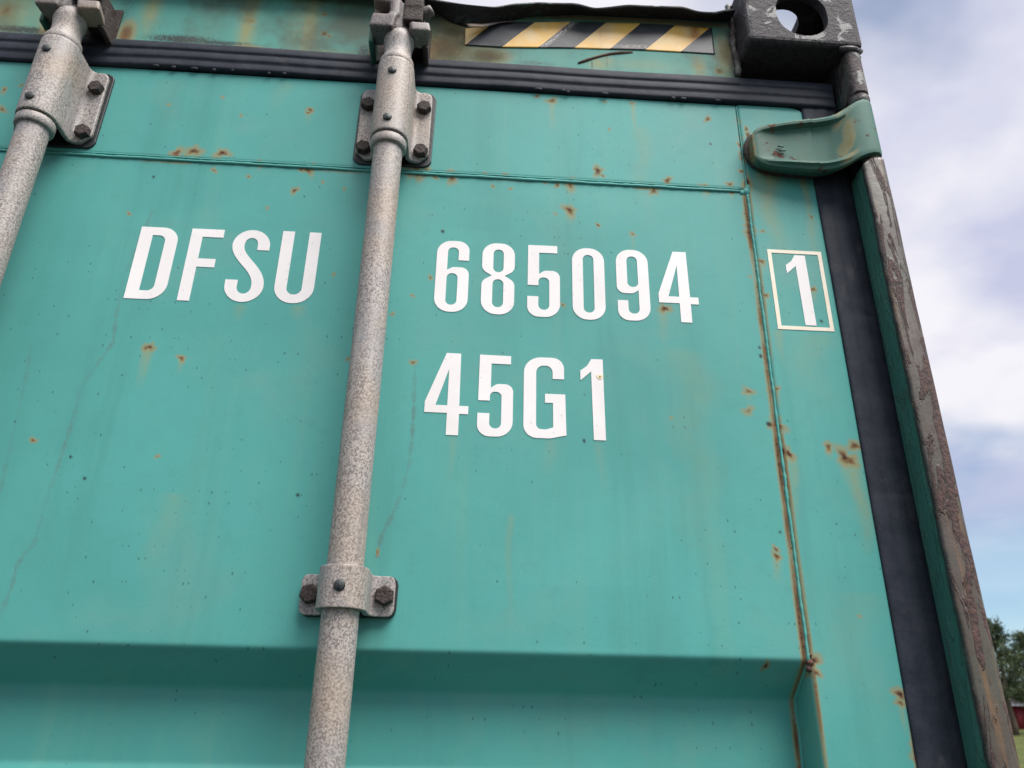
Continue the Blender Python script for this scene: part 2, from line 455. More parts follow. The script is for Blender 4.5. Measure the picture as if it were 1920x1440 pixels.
def flat_shape(name, loops, x0, z0, yf, thick, mat, parent, scale=0.001):
    """vinyl cut-out: filled outline with holes, front at yf, a real edge of `thick`"""
    bm = bmesh.new()
    ring_v = []
    for lp in loops:
        vsx = [bm.verts.new((x0 + p[0] * scale, yf, z0 + p[1] * scale)) for p in lp]
        for i in range(len(vsx)):
            bm.edges.new((vsx[i], vsx[(i + 1) % len(vsx)]))
        ring_v.append(vsx)
    bmesh.ops.triangle_fill(bm, use_beauty=True, edges=bm.edges[:], normal=(0, -1, 0))
    for f in bm.faces:
        f.normal_update()
        if f.normal.y > 0: f.normal_flip()
    for vsx in ring_v:
        back = [bm.verts.new((v.co.x, yf + thick, v.co.z)) for v in vsx]
        n = len(vsx)
        for i in range(n):
            bm.faces.new((vsx[i], back[i], back[(i + 1) % n], vsx[(i + 1) % n]))
    me = bpy.data.meshes.new(name)
    bm.to_mesh(me); bm.free()
    return link(name, me, mat, parent, smooth=False)

def interp(x, pts):
    xs = [p[0] for p in pts]; ys = [p[1] for p in pts]
    return np.interp(x, xs, ys)

# smooth 1-d noise
def wob(x, f, amp, seed=0):
    x = np.asarray(x, float)
    r = np.random.default_rng(seed)
    ph = r.uniform(0, 6.28, 5)
    return amp * sum(np.sin(x * f * (1.0 + 0.73 * i) + ph[i]) / (1 + i) for i in range(5)) / 2.0

# ------------------------------------------------------------------ ground
def ground_h(x, y):
    d = np.hypot(x, y)
    t = np.clip((d - 16) / 62, 0, 1)
    return 2.75 * t * t * (3 - 2 * t) + 0.05 * np.sin(x * 0.21) * np.cos(y * 0.17) * t
rr_ = np.concatenate([[0.0], np.geomspace(1.5, 1500, 70)])
aa_ = np.linspace(0, 2 * math.pi, 97)
GX = rr_[:, None] * np.cos(aa_)[None, :]; GY = rr_[:, None] * np.sin(aa_)[None, :]
V = np.stack([GX, GY, ground_h(GX, GY)], -1).reshape(-1, 3)
k = Mat("field_grass")
gn = k.noise(0.5, 5, 0.6); gf = k.noise(9, 4, 0.7)
gc = k.mix(k.rng(gn, 0.35, 0.65), (0.060, 0.085, 0.018), (0.120, 0.135, 0.030))
gc = k.mix(k.rng(gf, 0.35, 0.7), gc, (0.055, 0.060, 0.022))
M_grass = k.done(gc, 0.9, 0.0, k.bump(gf, 0.8, 0.08), spec=0.2)
k2 = Mat("dark_dimmer"); an = k2.noise(60, 4, 0.7)
M_dimmer = k2.done(k2.mix(k2.rng(an, 0.35, 0.65), (0.020, 0.020, 0.021), (0.042, 0.041, 0.040)), 0.9, 0.0, k2.bump(an, 0.6, 0.006), spec=0.3)
YX, YY = np.meshgrid(np.linspace(-14, 9, 24), np.linspace(-20, 16, 37), indexing='ij')
bounce_dimmer = link('bounce_dimmer', mesh_np('bounce_dimmer', np.stack([YX, YY, ground_h(YX, YY) * (np.hypot(YX, YY) > 16) + 0.006], -1).reshape(-1, 3), grid_faces(24, 37)), M_dimmer)  # unseen dark sheet, added to dim light bounced up off the ground
tag(bounce_dimmer, 'unseen dark ground sheet added to cut bounced light', None, kind='structure')
ground = link('ground', mesh_np('ground', V, grid_faces(71, 97)), M_grass)
tag(ground, 'rough green grass field rising gently behind the container', None, kind='structure')

# ------------------------------------------------------------------ shipping container
cont = bpy.data.objects.new('shipping_container', None)
COL.objects.link(cont)
tag(cont, 'teal steel shipping container seen from its door end, white code DFSU 685094', 'container')

YD = 0.048            # outer face of door frame
YS = 0.0495           # outer face of corrugated door sheet
SEAM_X, SEAM_Z = 1.0465, 2.5570

SPOTS=[(0.2888,2.6454,0.0020,0.60,0.000),(0.3832,2.6344,0.0020,0.70,0.000),(0.4705,2.6511,0.0041,0.90,0.013),(0.4683,2.6460,0.0034,0.80,0.009),(0.3544,2.6630,0.0027,0.60,0.000),(0.3136,2.5675,0.0072,0.95,0.000),(0.3342,2.5725,0.0079,1.00,0.000),(0.3695,2.5716,0.0072,1.00,0.000),(0.3632,2.5452,0.0039,0.70,0.000),(0.4071,2.5384,0.0016,0.80,0.000),(0.4183,2.5589,0.0040,0.90,0.007),(0.4666,2.5209,0.0046,0.90,0.000),(0.4997,2.5357,0.0026,0.60,0.000),(0.5273,2.5275,0.0026,0.60,0.000),(0.4372,2.4921,0.0022,0.60,0.000),(0.2739,2.4733,0.0025,0.80,0.000),(0.4787,2.5534,0.0060,0.90,0.000),(0.4705,2.5535,0.0033,0.90,0.000),(0.4845,2.5579,0.0047,0.80,0.000),(0.7909,2.6924,0.0058,0.80,0.028),(0.7708,2.6990,0.0037,0.70,0.000),(0.8635,2.6959,0.0022,0.70,0.000),(0.9008,2.6962,0.0037,0.50,0.000),(1.0051,2.6767,0.0045,0.90,0.000),(1.0474,2.6783,0.0038,0.80,0.000),(0.8682,2.6479,0.0022,0.60,0.000),(0.8505,2.5772,0.0070,0.90,0.000),(0.8570,2.5696,0.0028,0.80,0.000),(0.9420,2.5681,0.0050,1.00,0.000),(0.9229,2.5514,0.0063,0.80,0.000),(0.9913,2.5605,0.0057,0.90,0.012),(1.0249,2.5678,0.0043,0.80,0.000),(1.0261,2.5554,0.0029,1.00,0.007),(0.7044,2.5619,0.0027,1.00,0.000),(0.7297,2.5628,0.0024,1.00,0.000),(0.7143,2.5442,0.0027,0.80,0.000),(0.7367,2.5417,0.0027,0.60,0.000),(0.6157,2.5601,0.0088,1.00,0.000),(0.6274,2.5604,0.0054,1.00,0.000),(0.6063,2.5601,0.0061,1.00,0.008),(0.6616,2.5554,0.0082,0.80,0.000),(0.6407,2.5531,0.0034,0.80,0.000),(0.8140,2.5534,0.0076,0.70,0.012),(0.7974,2.5516,0.0035,0.90,0.000),(0.7819,2.5541,0.0028,0.70,0.000),(0.8128,2.5130,0.0075,0.90,0.000),(0.7947,2.5061,0.0024,0.50,0.000),(0.8485,2.4922,0.0027,1.00,0.000),(0.8920,2.4822,0.0034,0.70,0.000),(1.0479,2.6462,0.0037,0.80,0.000),(1.0460,2.6335,0.0044,0.90,0.000),(1.0469,2.6180,0.0044,0.90,0.000),(1.0466,2.6102,0.0044,0.90,0.000),(1.0439,2.5902,0.0036,0.80,0.000),(1.0487,2.5724,0.0072,1.10,0.000),(1.0477,2.5634,0.0065,1.10,0.000),(1.0573,2.6629,0.0037,0.90,0.000),(1.0583,2.6534,0.0037,1.00,0.000),(1.0437,2.5338,0.0028,0.90,0.000),(1.0434,2.5233,0.0042,1.00,0.000),(1.0445,2.5129,0.0042,1.10,0.000),(1.0443,2.5036,0.0049,1.00,0.000),(1.0432,2.4933,0.0056,1.00,0.000),(1.0433,2.4862,0.0042,0.90,0.000),(1.0604,2.4959,0.0021,0.70,0.000),(1.0429,2.5887,0.0029,0.80,0.000),(1.0894,2.5892,0.0058,0.70,0.000),(1.0749,2.5887,0.0044,0.70,0.000),(1.1029,2.5890,0.0037,0.60,0.000),(1.0539,2.4500,0.0041,0.90,0.011),(1.0529,2.4009,0.0040,0.90,0.012),(1.0369,2.4274,0.0027,0.50,0.000),(1.1143,2.4129,0.0041,0.90,0.000),(1.1278,2.5221,0.0018,0.80,0.000),(1.0447,2.4128,0.0027,0.80,0.000),(1.0605,2.4954,0.0021,0.60,0.000),(1.0169,2.2715,0.0057,0.70,0.008),(1.0146,2.2465,0.0062,0.60,0.000),(1.0517,2.2757,0.0032,0.90,0.000),(1.0465,2.2309,0.0081,1.00,0.009),(1.0398,2.2306,0.0044,0.80,0.000),(1.0481,2.1987,0.0061,1.20,0.000),(1.0548,2.1961,0.0055,1.20,0.013),(1.0440,2.1814,0.0036,0.80,0.000),(1.1020,2.2063,0.0050,1.00,0.009),(1.1186,2.1947,0.0087,1.05,0.019),(1.1244,2.1901,0.0074,0.90,0.019),(1.1331,2.2089,0.0069,0.95,0.000),(1.0278,2.0885,0.0035,0.90,0.000),(1.0274,2.0812,0.0040,1.10,0.012),(1.0447,2.0899,0.0023,0.90,0.000),(0.3349,2.2946,0.0052,1.00,0.026),(0.3305,2.2931,0.0035,0.80,0.026),(0.3724,2.2825,0.0041,0.90,0.000),(0.2369,2.1801,0.0032,0.90,0.000),(0.9264,2.3757,0.0059,1.00,0.010),(0.8032,2.3753,0.0026,0.80,0.000),(0.6428,2.4038,0.0032,0.70,0.000),(0.6230,2.3775,0.0025,0.60,0.000),(0.6018,2.3512,0.0025,0.70,0.000),(0.6300,2.2895,0.0036,0.80,0.000),(0.5282,2.4009,0.0022,0.60,0.000),(0.5560,2.2907,0.0024,0.70,0.000),(1.0049,1.9718,0.0033,1.10,0.000),(1.0508,1.9763,0.0066,1.10,0.007),(1.0460,1.9889,0.0039,0.90,0.000),(1.0525,1.9653,0.0044,1.00,0.000),(1.1356,1.9470,0.0060,1.10,0.006),(1.1341,1.9392,0.0038,1.00,0.000),(1.1069,2.0217,0.0023,0.40,0.000),(0.3690,2.1669,0.0014,0.60,0.000),(0.9252,2.2347,0.0018,0.40,0.000),(1.1441,1.9024,0.0054,1.10,0.000),(1.1433,1.8907,0.0053,1.10,0.000),(1.1443,1.9142,0.0038,1.00,0.000),(1.0407,2.2742,0.0019,0.50,0.000),(0.0979,2.6630,0.0026,0.90,0.000),(0.0788,2.6542,0.0039,0.80,0.000),(0.0851,2.6215,0.0052,0.80,0.000)]
STREAKS = [  # x, half width, z top, z bottom, amount
    (0.9035, 0.0030, 2.702, 2.630, 0.75), (0.9100, 0.0120, 2.660, 2.470, 0.30), (1.0760, 0.0130, 2.592, 2.455, 0.80),
    (1.0640, 0.0100, 2.592, 2.500, 0.55), (1.1250, 0.0045, 2.592, 2.495, 0.85), (1.1270, 0.0070, 2.520, 2.440, 0.45),
    (1.1000, 0.0250, 2.353, 2.230, 0.28), (1.1290, 0.0090, 2.200, 2.080, 0.75), (1.0640, 0.0060, 2.355, 2.300, 0.5),
    (1.0560, 0.0060, 2.196, 2.110, 0.55), (0.9250, 0.0060, 2.375, 2.320, 0.45), (0.3340, 0.0050, 2.295, 2.262, 0.8),
    (0.9500, 0.0250, 2.330, 1.980, 0.24), (0.4290, 0.0070, 2.355, 2.330, 0.35), (0.4900, 0.0080, 2.357, 2.335, 0.4),
    (0.6780, 0.0050, 2.203, 2.140, 0.25), (0.7850, 0.0080, 2.203, 2.150, 0.25), (0.8430, 0.0060, 2.203, 2.130, 0.22),
    (0.7440, 0.0040, 2.120, 1.980, 0.30), (0.3900, 0.0140, 2.130, 2.000, 0.25), (1.0270, 0.0050, 2.082, 2.050, 0.6),
    (1.1000, 0.0300, 2.050, 1.860, 0.16), (0.2900, 0.0200, 2.690, 2.580, 0.16), (0.4300, 0.0140, 2.698, 2.640, 0.25)]
DRIPS = [
    [(0.3010,2.4781),(0.2936,2.4313),(0.2879,2.3828),(0.2906,2.3264),(0.2942,2.2993),(0.2890,2.2857),(0.2751,2.2511),(0.2714,2.2427),(0.2725,2.2145),(0.2707,2.1719),(0.2682,2.1254),(0.2670,2.0947),(0.2665,2.0703),(0.2590,2.0595),(0.2557,2.0488),(0.2562,2.0282),(0.2531,2.0029),(0.250,1.978)],
    [(0.2065,2.2883),(0.2099,2.2623),(0.2131,2.2181),(0.2162,2.1639),(0.2182,2.1293),(0.2190,2.06)],
    [(0.6323,2.2856),(0.6347,2.2237),(0.6350,2.1924),(0.6331,2.1620),(0.6268,2.1324),(0.6177,2.1063),(0.6112,2.0920),(0.6094,2.0809),(0.6082,2.0688)]]
CHIPS = [(1.0376,2.3290,.0012),(1.0377,2.3176,.0016),(1.0367,2.2315,.0017),(1.0346,2.1072,.0010),(0.2919,2.5300,.0013),(0.6540,2.4714,.0016),(0.8248,2.2031,.0015),(1.005,2.633,.0011),(1.048,2.566,.0012),(0.480,2.512,.0009),(0.52,2.13,.0011),(0.30,2.14,.001),(0.28,2.163,.0011),(1.118,2.368,.0012)]

def fields(x, z):
    x = np.asarray(x, float); z = np.asarray(z, float)
    rust = np.zeros_like(x); stain = np.zeros_like(x); drip = np.zeros_like(x); chip = np.zeros_like(x)
    for i_, (sx, sz, r, s, st) in enumerate(SPOTS):
        if st == 0 and i_ % 3 == 0 and r > 0.003: st = 0.006 + 0.010 * ((i_ * 0.37) % 1)
        w = np.abs(x - sx) < 4 * r + 0.004
        w &= (np.abs(z - sz) < 4 * r + 0.004 + st * 3)
        if not w.any(): continue
        xx, zz = x[w], z[w]
        ang = np.arctan2(zz - sz, xx - sx)
        rr = max(r, 0.0026) * (1 + 0.26 * np.sin(2 * ang + sx * 700) + 0.20 * np.sin(3 * ang + sz * 900) + 0.14 * np.sin(5 * ang + sx * 1300))
        d = np.hypot(xx - sx, zz - sz) / rr
        v = s * (0.50 * np.clip(1 - (d / 1.9) ** 2, 0, 1) ** 1.6 + 0.75 * np.exp(-(d / 0.52) ** 2))
        rust[w] = np.maximum(rust[w], v)
        if st > 0:
            L = st * 2.2
            dz = sz - zz
            t = np.clip(dz / L, 0, 1)
            a = 0.8 * s * np.exp(-((xx - sx) / (0.75 * max(r, .0026))) ** 2) * np.where(dz > 0, (1 - t) ** 1.2, 0)
            stain[w] = np.maximum(stain[w], a)
    for sx, hw, zt, zb, a in STREAKS:
        w = (np.abs(x - sx) < 4 * hw) & (z < zt) & (z > zb)
        if not w.any(): continue
        xx, zz = x[w], z[w]
        t = (zt - zz) / (zt - zb)
        xc = sx + hw * 0.4 * np.sin(zz * 60 + sx * 50)
        f = a * np.exp(-((xx - xc) / hw) ** 2) * np.minimum(1, t / 0.04) * (1 - t) ** 0.8
        stain[w] = np.maximum(stain[w], f)
    for k_, P in enumerate(DRIPS):
        for (xa, za), (xb, zb) in zip(P[:-1], P[1:]):
            w = (x > min(xa, xb) - .012) & (x < max(xa, xb) + .012) & (z < max(za, zb) + .004) & (z > min(za, zb) - .004)
            if not w.any(): continue
            xx, zz = x[w], z[w]
            t = np.clip(((xx - xa) * (xb - xa) + (zz - za) * (zb - za)) / ((xb - xa) ** 2 + (zb - za) ** 2), 0, 1)
            d = np.hypot(xx - xa - t * (xb - xa), zz - za - t * (zb - za))
            wd = 0.0016 + 0.0007 * np.sin(zz * 310 + k_) + 0.0004 * np.sin(zz * 903)
            drip[w] = np.maximum(drip[w], (0.60, 0.38, 0.80)[k_] * (0.75 + 0.35 * np.sin(zz * 47 + k_ * 2)) * np.clip(1.6 - d / wd, 0, 1))
    d = np.hypot(x - 0.6082, (z - 2.073) * 0.35)
    rust = np.maximum(rust, 0.8 * np.clip(1.5 - d / 0.0014, 0, 1))
    # rust creeping along the upright weld
    zz = np.clip(z, 1.86, 2.56)
    amt = 0.62 + wob(zz, 38, 0.42, 3) + np.where(zz > 2.47, 0.28, 0) + np.where(zz < 2.30, 0.32, 0)
    seam = np.clip(amt, 0.0, 1.1) * np.exp(-((x - (SEAM_X - 0.0034)) / 0.0029) ** 2) * (z < 2.557) * (z > 1.86)
    seam2 = np.clip(0.42 + wob(zz, 30, 0.4, 9) + np.where(zz < 2.22, 0.36, -0.1), 0, 0.95) * np.exp(-((x - (SEAM_X + 0.0040)) / 0.0016) ** 2) * (z < 2.557) * (z > 1.86)
    rust = np.maximum(rust, np.maximum(seam, seam2))
    # along the level weld
    a2 = np.clip(wob(x, 30, 0.75, 5) - 0.10, 0, 0.75) * np.exp(-((z - (SEAM_Z - 0.0036)) / 0.0016) ** 2) * (x < 1.045)
    rust = np.maximum(rust, a2)
    # rusty strip beside the seal low down, dark edges
    rust = np.maximum(rust, np.clip(1.2 - (1.1415 - x) / 0.004, 0, 1) * np.clip((1.925 - z) / 0.03, 0, 1) * 1.1)
    for cx, cz, r in CHIPS:
        d = np.hypot((x - cx) * (1 + 0.3 * np.sin(cx * 999)), (z - cz) * 0.75)
        chip = np.maximum(chip, np.clip(1.7 - d / r, 0, 1))
    return rust, stain, drip, chip

def paint_fields(me, x, z):
    for n_, v_ in zip(('rust', 'stain', 'drip', 'chip'), fields(x, z)):
        add_attr(me, n_, v_)

def warp(x, z):
    """slight oil-canning of the thin sheet, fixed at its welds"""
    e = np.clip((1.0465 - x) / 0.10, 0, 1) * np.clip((2.5570 - z) / 0.08, 0, 1) * np.clip((z - 1.985) / 0.06, 0, 1)
    return 0.0011 * e * (np.sin(x * 9.1 + 0.6) * np.cos(z * 7.7 + 1.1) + 0.5 * np.sin(x * 17.3 + z * 11.0) + 0.25 * np.sin(x * 31.0 - z * 26.0))
# --- door leaf: corrugated sheet -------------------------------------------------
def sheet_profile(z):
    """depth of the sheet behind its outer face at height z (rib pitch 0.277 m)"""
    z = np.asarray(z, float)
    q = np.mod(1.9765 - z, 0.277)
    q = np.where(z > 1.9765, -1.0, q)
    D, sl, fl = 0.0455, 0.0345, 0.0705
    y = np.where(q < 0, 0, np.where(q < sl, q / sl * D, np.where(q < sl + fl, D, np.where(q < 2 * sl + fl, D * (1 - (q - sl - fl) / sl), 0))))
    return y
def sheet_y(z):
    offs = np.linspace(-1, 1, 13)
    wgt = np.cos(offs * math.pi / 2) ** 2; wgt /= wgt.sum()
    return YS + sum(w * sheet_profile(z + 0.0055 * o) for o, w in zip(offs, wgt))
zs = np.concatenate([np.linspace(2.5565, 1.855, 440), np.arange(1.850, 0.215, -0.012)])
xs = np.arange(0.014, 1.0468, 0.0016)
X, Z = np.meshgrid(xs, zs, indexing='ij')
# shallow oil-canning of the thin sheet
Y = sheet_y(Z) + warp(X, Z)
me = mesh_np('door_leaf', np.stack([X, Y, Z], -1).reshape(-1, 3), grid_faces(len(xs), len(zs), flip=True))
paint_fields(me, X.ravel(), Z.ravel())
door = link('door_leaf', me, M_door, cont)
door['label'] = 'corrugated teal right door leaf with white lettering and rust spots'

# top rail of the leaf: profile in (y, z) swept along x
prof = [(0.098, 2.7050), (0.060, 2.7052), (0.0515, 2.7050), (0.0490, 2.7040)] + [(YD, z) for z in np.arange(2.7025, 2.5630, -0.0018)] + [(0.0485, 2.5612), (0.0497, 2.5600), (0.0520, 2.5592), (0.0900, 2.5592)]
prof = np.array(prof)
xs = np.arange(0.014, 1.0466, 0.0018)
X = np.repeat(xs[:, None], len(prof), 1)
me = mesh_np('top_rail', np.stack([X, np.repeat(prof[None, :, 0], len(xs), 0), np.repeat(prof[None, :, 1], len(xs), 0)], -1).reshape(-1, 3), grid_faces(len(xs), len(prof), flip=True))
paint_fields(me, X.ravel(), np.repeat(prof[None, :, 1], len(xs), 0).ravel())
link('top_rail', me, M_door, door)

# hinge-side stile: profile in (x, y) swept along z; top outer corner rounded off
px_ = [(1.0474, 0.098), (1.0474, 0.080), (1.0474, 0.066), (1.0474, 0.054), (1.0480, 0.0504), (1.0496, 0.0486)] + [(x, YD) for x in np.arange(1.0515, 1.1376, 0.0017)] + [(1.1398, 0.0487), (1.1410, 0.0505), (1.1410, 0.095)]
prof = np.array(px_)
zs = np.concatenate([np.linspace(2.705, 1.855, 470), np.arange(1.85, 0.215, -0.02)])
X = np.repeat(prof[None, :, 0], len(zs), 0); Yg = np.repeat(prof[None, :, 1], len(zs), 0); Zg = np.repeat(zs[:, None], len(prof), 1)
cut = np.clip((X - 1.117) / 0.024, 0, 1)
Zg = np.where(Zg > 2.66, Zg - (1 - np.sqrt(1 - cut ** 2 * 0.999)) * 0.010 * (Zg - 2.66) / 0.045, Zg)
me = mesh_np('stile', np.stack([X, Yg, Zg], -1).reshape(-1, 3), grid_faces(len(zs), len(prof)))
paint_fields(me, X.ravel(), Zg.ravel())
link('stile', me, M_door, door)

# weld beads
def bead(name, pts, r, mat, parent, jit=0.12):
    bm = bmesh.new(); tube(bm, pts, r, 8, jit)
    return bm_obj(name, bm, mat, parent)
xa = np.arange(0.014, 1.040, 0.004)
bead('weld_bead', [(x, 0.0492, SEAM_Z + 0.0003 + float(wob(x, 60, 0.0004, 1))) for x in xa], 0.0021, M_door, door, 0.16)
bead('weld_bead', [(x, 0.0490, SEAM_Z + 0.0042 + float(wob(x, 44, 0.0003, 2))) for x in xa], 0.0013, M_door, door, 0.10)
za = list(np.arange(2.552, 1.80, -0.003))
bead('weld_bead', [(SEAM_X + 0.0004 + float(wob(z, 70, 0.0004, 4)), float(sheet_y(np.array([z]))[0]) - 0.0003, z) for z in za], 0.0017, M_door, door, 0.22)
bead('weld_bead', [(SEAM_X + 0.0006 + float(wob(z, 30, 0.0004, 6)), 0.0484, z) for z in np.arange(2.702, 2.562, -0.004)], 0.0012, M_door, door, 0.2)
bm = bmesh.new()
for dx, dz, r in ((0.0000, 0.0000, 0.0052), (-0.0065, -0.0018, 0.0036), (0.0018, 0.0062, 0.0046), (0.0008, -0.0052, 0.0030)):
    g = bmesh.ops.create_icosphere(bm, subdivisions=3, radius=r)
    bmesh.ops.transform(bm, matrix=Matrix.Translation((SEAM_X + dx, 0.0502, SEAM_Z + 0.001 + dz)) @ Matrix.Diagonal((1, 0.75, 1.2, 1)), verts=g['verts'])
bm_obj('weld_knot', bm, M_door, door, voxel=0.0008, sm_iter=3)
bm = bmesh.new()
for dx, dz, r in ((0.002, 0.0, 0.0040), (0.000, -0.006, 0.0034), (0.003, 0.007, 0.0030)):
    g = bmesh.ops.create_icosphere(bm, subdivisions=3, radius=r)
    bmesh.ops.transform(bm, matrix=Matrix.Translation((SEAM_X + dx, 0.0505, 1.975 + dz)), verts=g['verts'])
bm_obj('weld_knot', bm, M_weldrust, door, voxel=0.0008, sm_iter=3)

# --- lettering -------------------------------------------------------------------
FP = fillet_poly
def stroke(path, wv=14.2, wh=11.2):
    P = [Vector(p) for p in path]
    L, Rr = [], []
    for i, p in enumerate(P):
        t = (P[min(i + 1, len(P) - 1)] - P[max(i - 1, 0)]).normalized()
        n = Vector((-t.y, t.x))
        w = (wv + (wh - wv) * abs(t.x) ** 1.5) / 2
        L.append(tuple(p + n * w)); Rr.append(tuple(p - n * w))
    return L + Rr[::-1]
def arc(cx, cy, rx, ry, a0, a1, n=16):
    return [(cx + rx * math.cos(R(a0 + (a1 - a0) * i / n)), cy + ry * math.sin(R(a0 + (a1 - a0) * i / n))) for i in range(n + 1)]
def bez(p0, p1, p2, p3, n=16):
    return [tuple((1 - t) ** 3 * a + 3 * (1 - t) ** 2 * t * b + 3 * (1 - t) * t * t * c + t ** 3 * d for a, b, c, d in zip(p0, p1, p2, p3)) for t in [i / n for i in range(1, n)]]
S_path = [(37.4, 72)] + [(37.4, 75)] + arc(22.4, 78.4, 15.0, 16.0, 0, 180, 22) + bez((7.4, 78.4), (7.4, 58), (37.8, 47), (37.8, 22.5), 22) + arc(22.4, 21.6, 15.4, 16.0, 0, -180, 22) + [(7.0, 25), (7.0, 29.5)]
G = {
 '0': [FP([(0,0,18),(39.8,0,18),(39.8,100,18),(0,100,18)]), FP([(13.3,9.6,6.4),(26.5,9.6,6.4),(26.5,90.4,6.4),(13.3,90.4,6.4)])],
 'D': [FP([(0,0,0),(45.5,0,21),(45.5,100,19),(0,100,0)]), FP([(15,11.4,0),(31,11.4,9),(31,88.6,8),(15,88.6,0)])],
 'F': [FP([(0,0),(13.8,0),(13.8,46.5),(34.5,46.5),(34.5,58),(13.8,58),(13.8,88.7),(38.4,88.7),(38.4,100),(0,100)])],
 'S': [stroke(S_path)],
 'U': [FP([(0,100,0),(0,0,22),(46.2,0,22),(46.2,100,0),(32,100,0),(32,11.6,9),(14.2,11.6,9),(14.2,100,0)])],
 '6': [FP([(39.4,72.5,0),(39.4,100,18),(0,100,18),(0,0,18),(39.8,0,18),(39.8,62.5,17),(20,62.5,8),(13.3,58,0),(13.3,90.6,6.2),(26.6,90.6,6.2),(26.6,72.5,0)]), FP([(13.3,9.6,6.4),(26.5,9.6,6.4),(26.5,53.6,6.4),(13.3,53.6,6.4)])],
 '8': [FP([(0,0,18),(39.8,0,18),(39.8,45.5,11),(27.6,53.5,0),(39.8,61,11),(39.8,100,17),(0,100,17),(0,61,11),(12.2,53.5,0),(0,45.5,11)]), FP([(13.3,9.6,6.4),(26.5,9.6,6.4),(26.5,48.4,6.4),(13.3,48.4,6.4)]), FP([(13.6,58.4,6.2),(26.2,58.4,6.2),(26.2,91,6.2),(13.6,91,6.2)])],
 '5': [FP([(0,27.6,0),(0,0,18),(39.6,0,18),(39.6,64,18),(21,64,7),(14.2,59,0),(14.2,89.4,0),(36.6,89.4,0),(36.6,100,0),(0.6,100,0),(0.3,43,0),(13.4,43,0),(13.4,54.2,6.2),(26.6,54.2,6.2),(26.6,9.6,6.4),(13.4,9.6,6.4),(13.4,27.6,0)])],
 '4': [FP([(25.2,0),(38.7,0),(38.7,25.4),(48.8,25.4),(48.8,35),(38.6,35),(38.0,100),(21.4,100),(0,38.6),(0,26),(25.2,26)]), FP([(12,35),(25.2,35),(25.2,80)])],
 'G': [FP([(46.4,73,0),(46.4,100,20),(0,100,20),(0,0,21),(30,0,22),(48.2,4.4,0),(47.4,54,0),(24.3,54,0),(24.3,43,0),(33.4,43,0),(33.4,13.2,0),(26,10.6,8),(14.2,10.6,9),(14.2,89.6,9),(33.2,89.6,9),(33.2,73,0)])],
 '1': [FP([(13.6,0),(27.2,0),(26.4,100),(13.2,100),(8,91,8),(0,84.6,0),(0,72.4,0),(12.6,84,0)])],
}
G['9'] = [[(39.8 - a, 100 - b) for a, b in lp] for lp in G['6']]
LETTERS = [('D', .2932, 2.3556, 'letter'), ('F', .3531, 2.3562, 'letter'), ('S', .4036, 2.3578, 'letter'), ('U', .4612, 2.3588, 'letter'),
           ('6', .6488, 2.3579, 'digit'), ('8', .7043, 2.3578, 'digit'), ('5', .7598, 2.3576, 'digit'), ('0', .8146, 2.3566, 'digit'), ('9', .8690, 2.3576, 'digit'), ('4', .9198, 2.3580, 'digit'),
           ('4', .6461, 2.2034, 'digit'), ('5', .7052, 2.2036, 'digit'), ('G', .7568, 2.2040, 'letter'), ('1', .8221, 2.2044, 'digit')]
for ch, x0, z0, nm in LETTERS:
    o = flat_shape(nm, G[ch], x0, z0, YS - 0.0005, 0.0007, M_vinyl, door)
    o['label'] = 'white stencil-style character ' + ch
    for v_ in o.data.vertices:
        v_.co.y += float(warp(v_.co.x, v_.co.z))
    if ch == '1':
        co = np.array([v.co for v in o.data.vertices])
        add_attr(o.data, 'stain', np.zeros(len(co)))
def ring_loops(x0, x1, z0, z1, t):
    return [[(x0, z0), (x1, z0), (x1, z1), (x0, z1)], [(x0 + t, z0 + t), (x1 - t, z0 + t), (x1 - t, z1 - t), (x0 + t, z1 - t)]]
k = Mat("yellowed_vinyl"); kn = k.noise(50, 4, 0.6)
M_vinyl2 = k.done(k.mix(k.rng(kn, 0.35, 0.7), (0.78, 0.67, 0.52), (0.80, 0.72, 0.60)), 0.42)
flat_shape('check_digit_box', ring_loops(0, 69.6, 0, 114, 4.9), 1.0625, 2.3543, YD - 0.0005, 0.0007, M_vinyl2, door)
flat_shape('digit', G['1'], 1.0838, 2.3613, YD - 0.0005, 0.0007, M_vinyl, door)['label'] = 'white check digit 1 inside the box'
# small rust bloom on the last digit of the size code
flat_shape('rust_bloom', [[(3.6 * math.cos(a) * (1 + .25 * math.sin(3 * a)), 3.6 * math.sin(a) * (1 + .2 * math.cos(2 * a))) for a in np.linspace(0, 2 * math.pi, 28)[:-1]]], 0.8447, 2.2818, YS + float(warp(0.8447, 2.2818)) - 0.0008, 0.0003, simple("rust_bloom", (0.78, 0.68, 0.52), (0.76, 0.58, 0.32), 260, 0.6, 0.1), door)
flat_shape('rust_pit', [[(0.9 * math.cos(a), 1.0 * math.sin(a)) for a in np.linspace(0, 2 * math.pi, 12)[:-1]]], 0.8447, 2.2818, YS + float(warp(0.8447, 2.2818)) - 0.0010, 0.0003, M_weldrust, door)

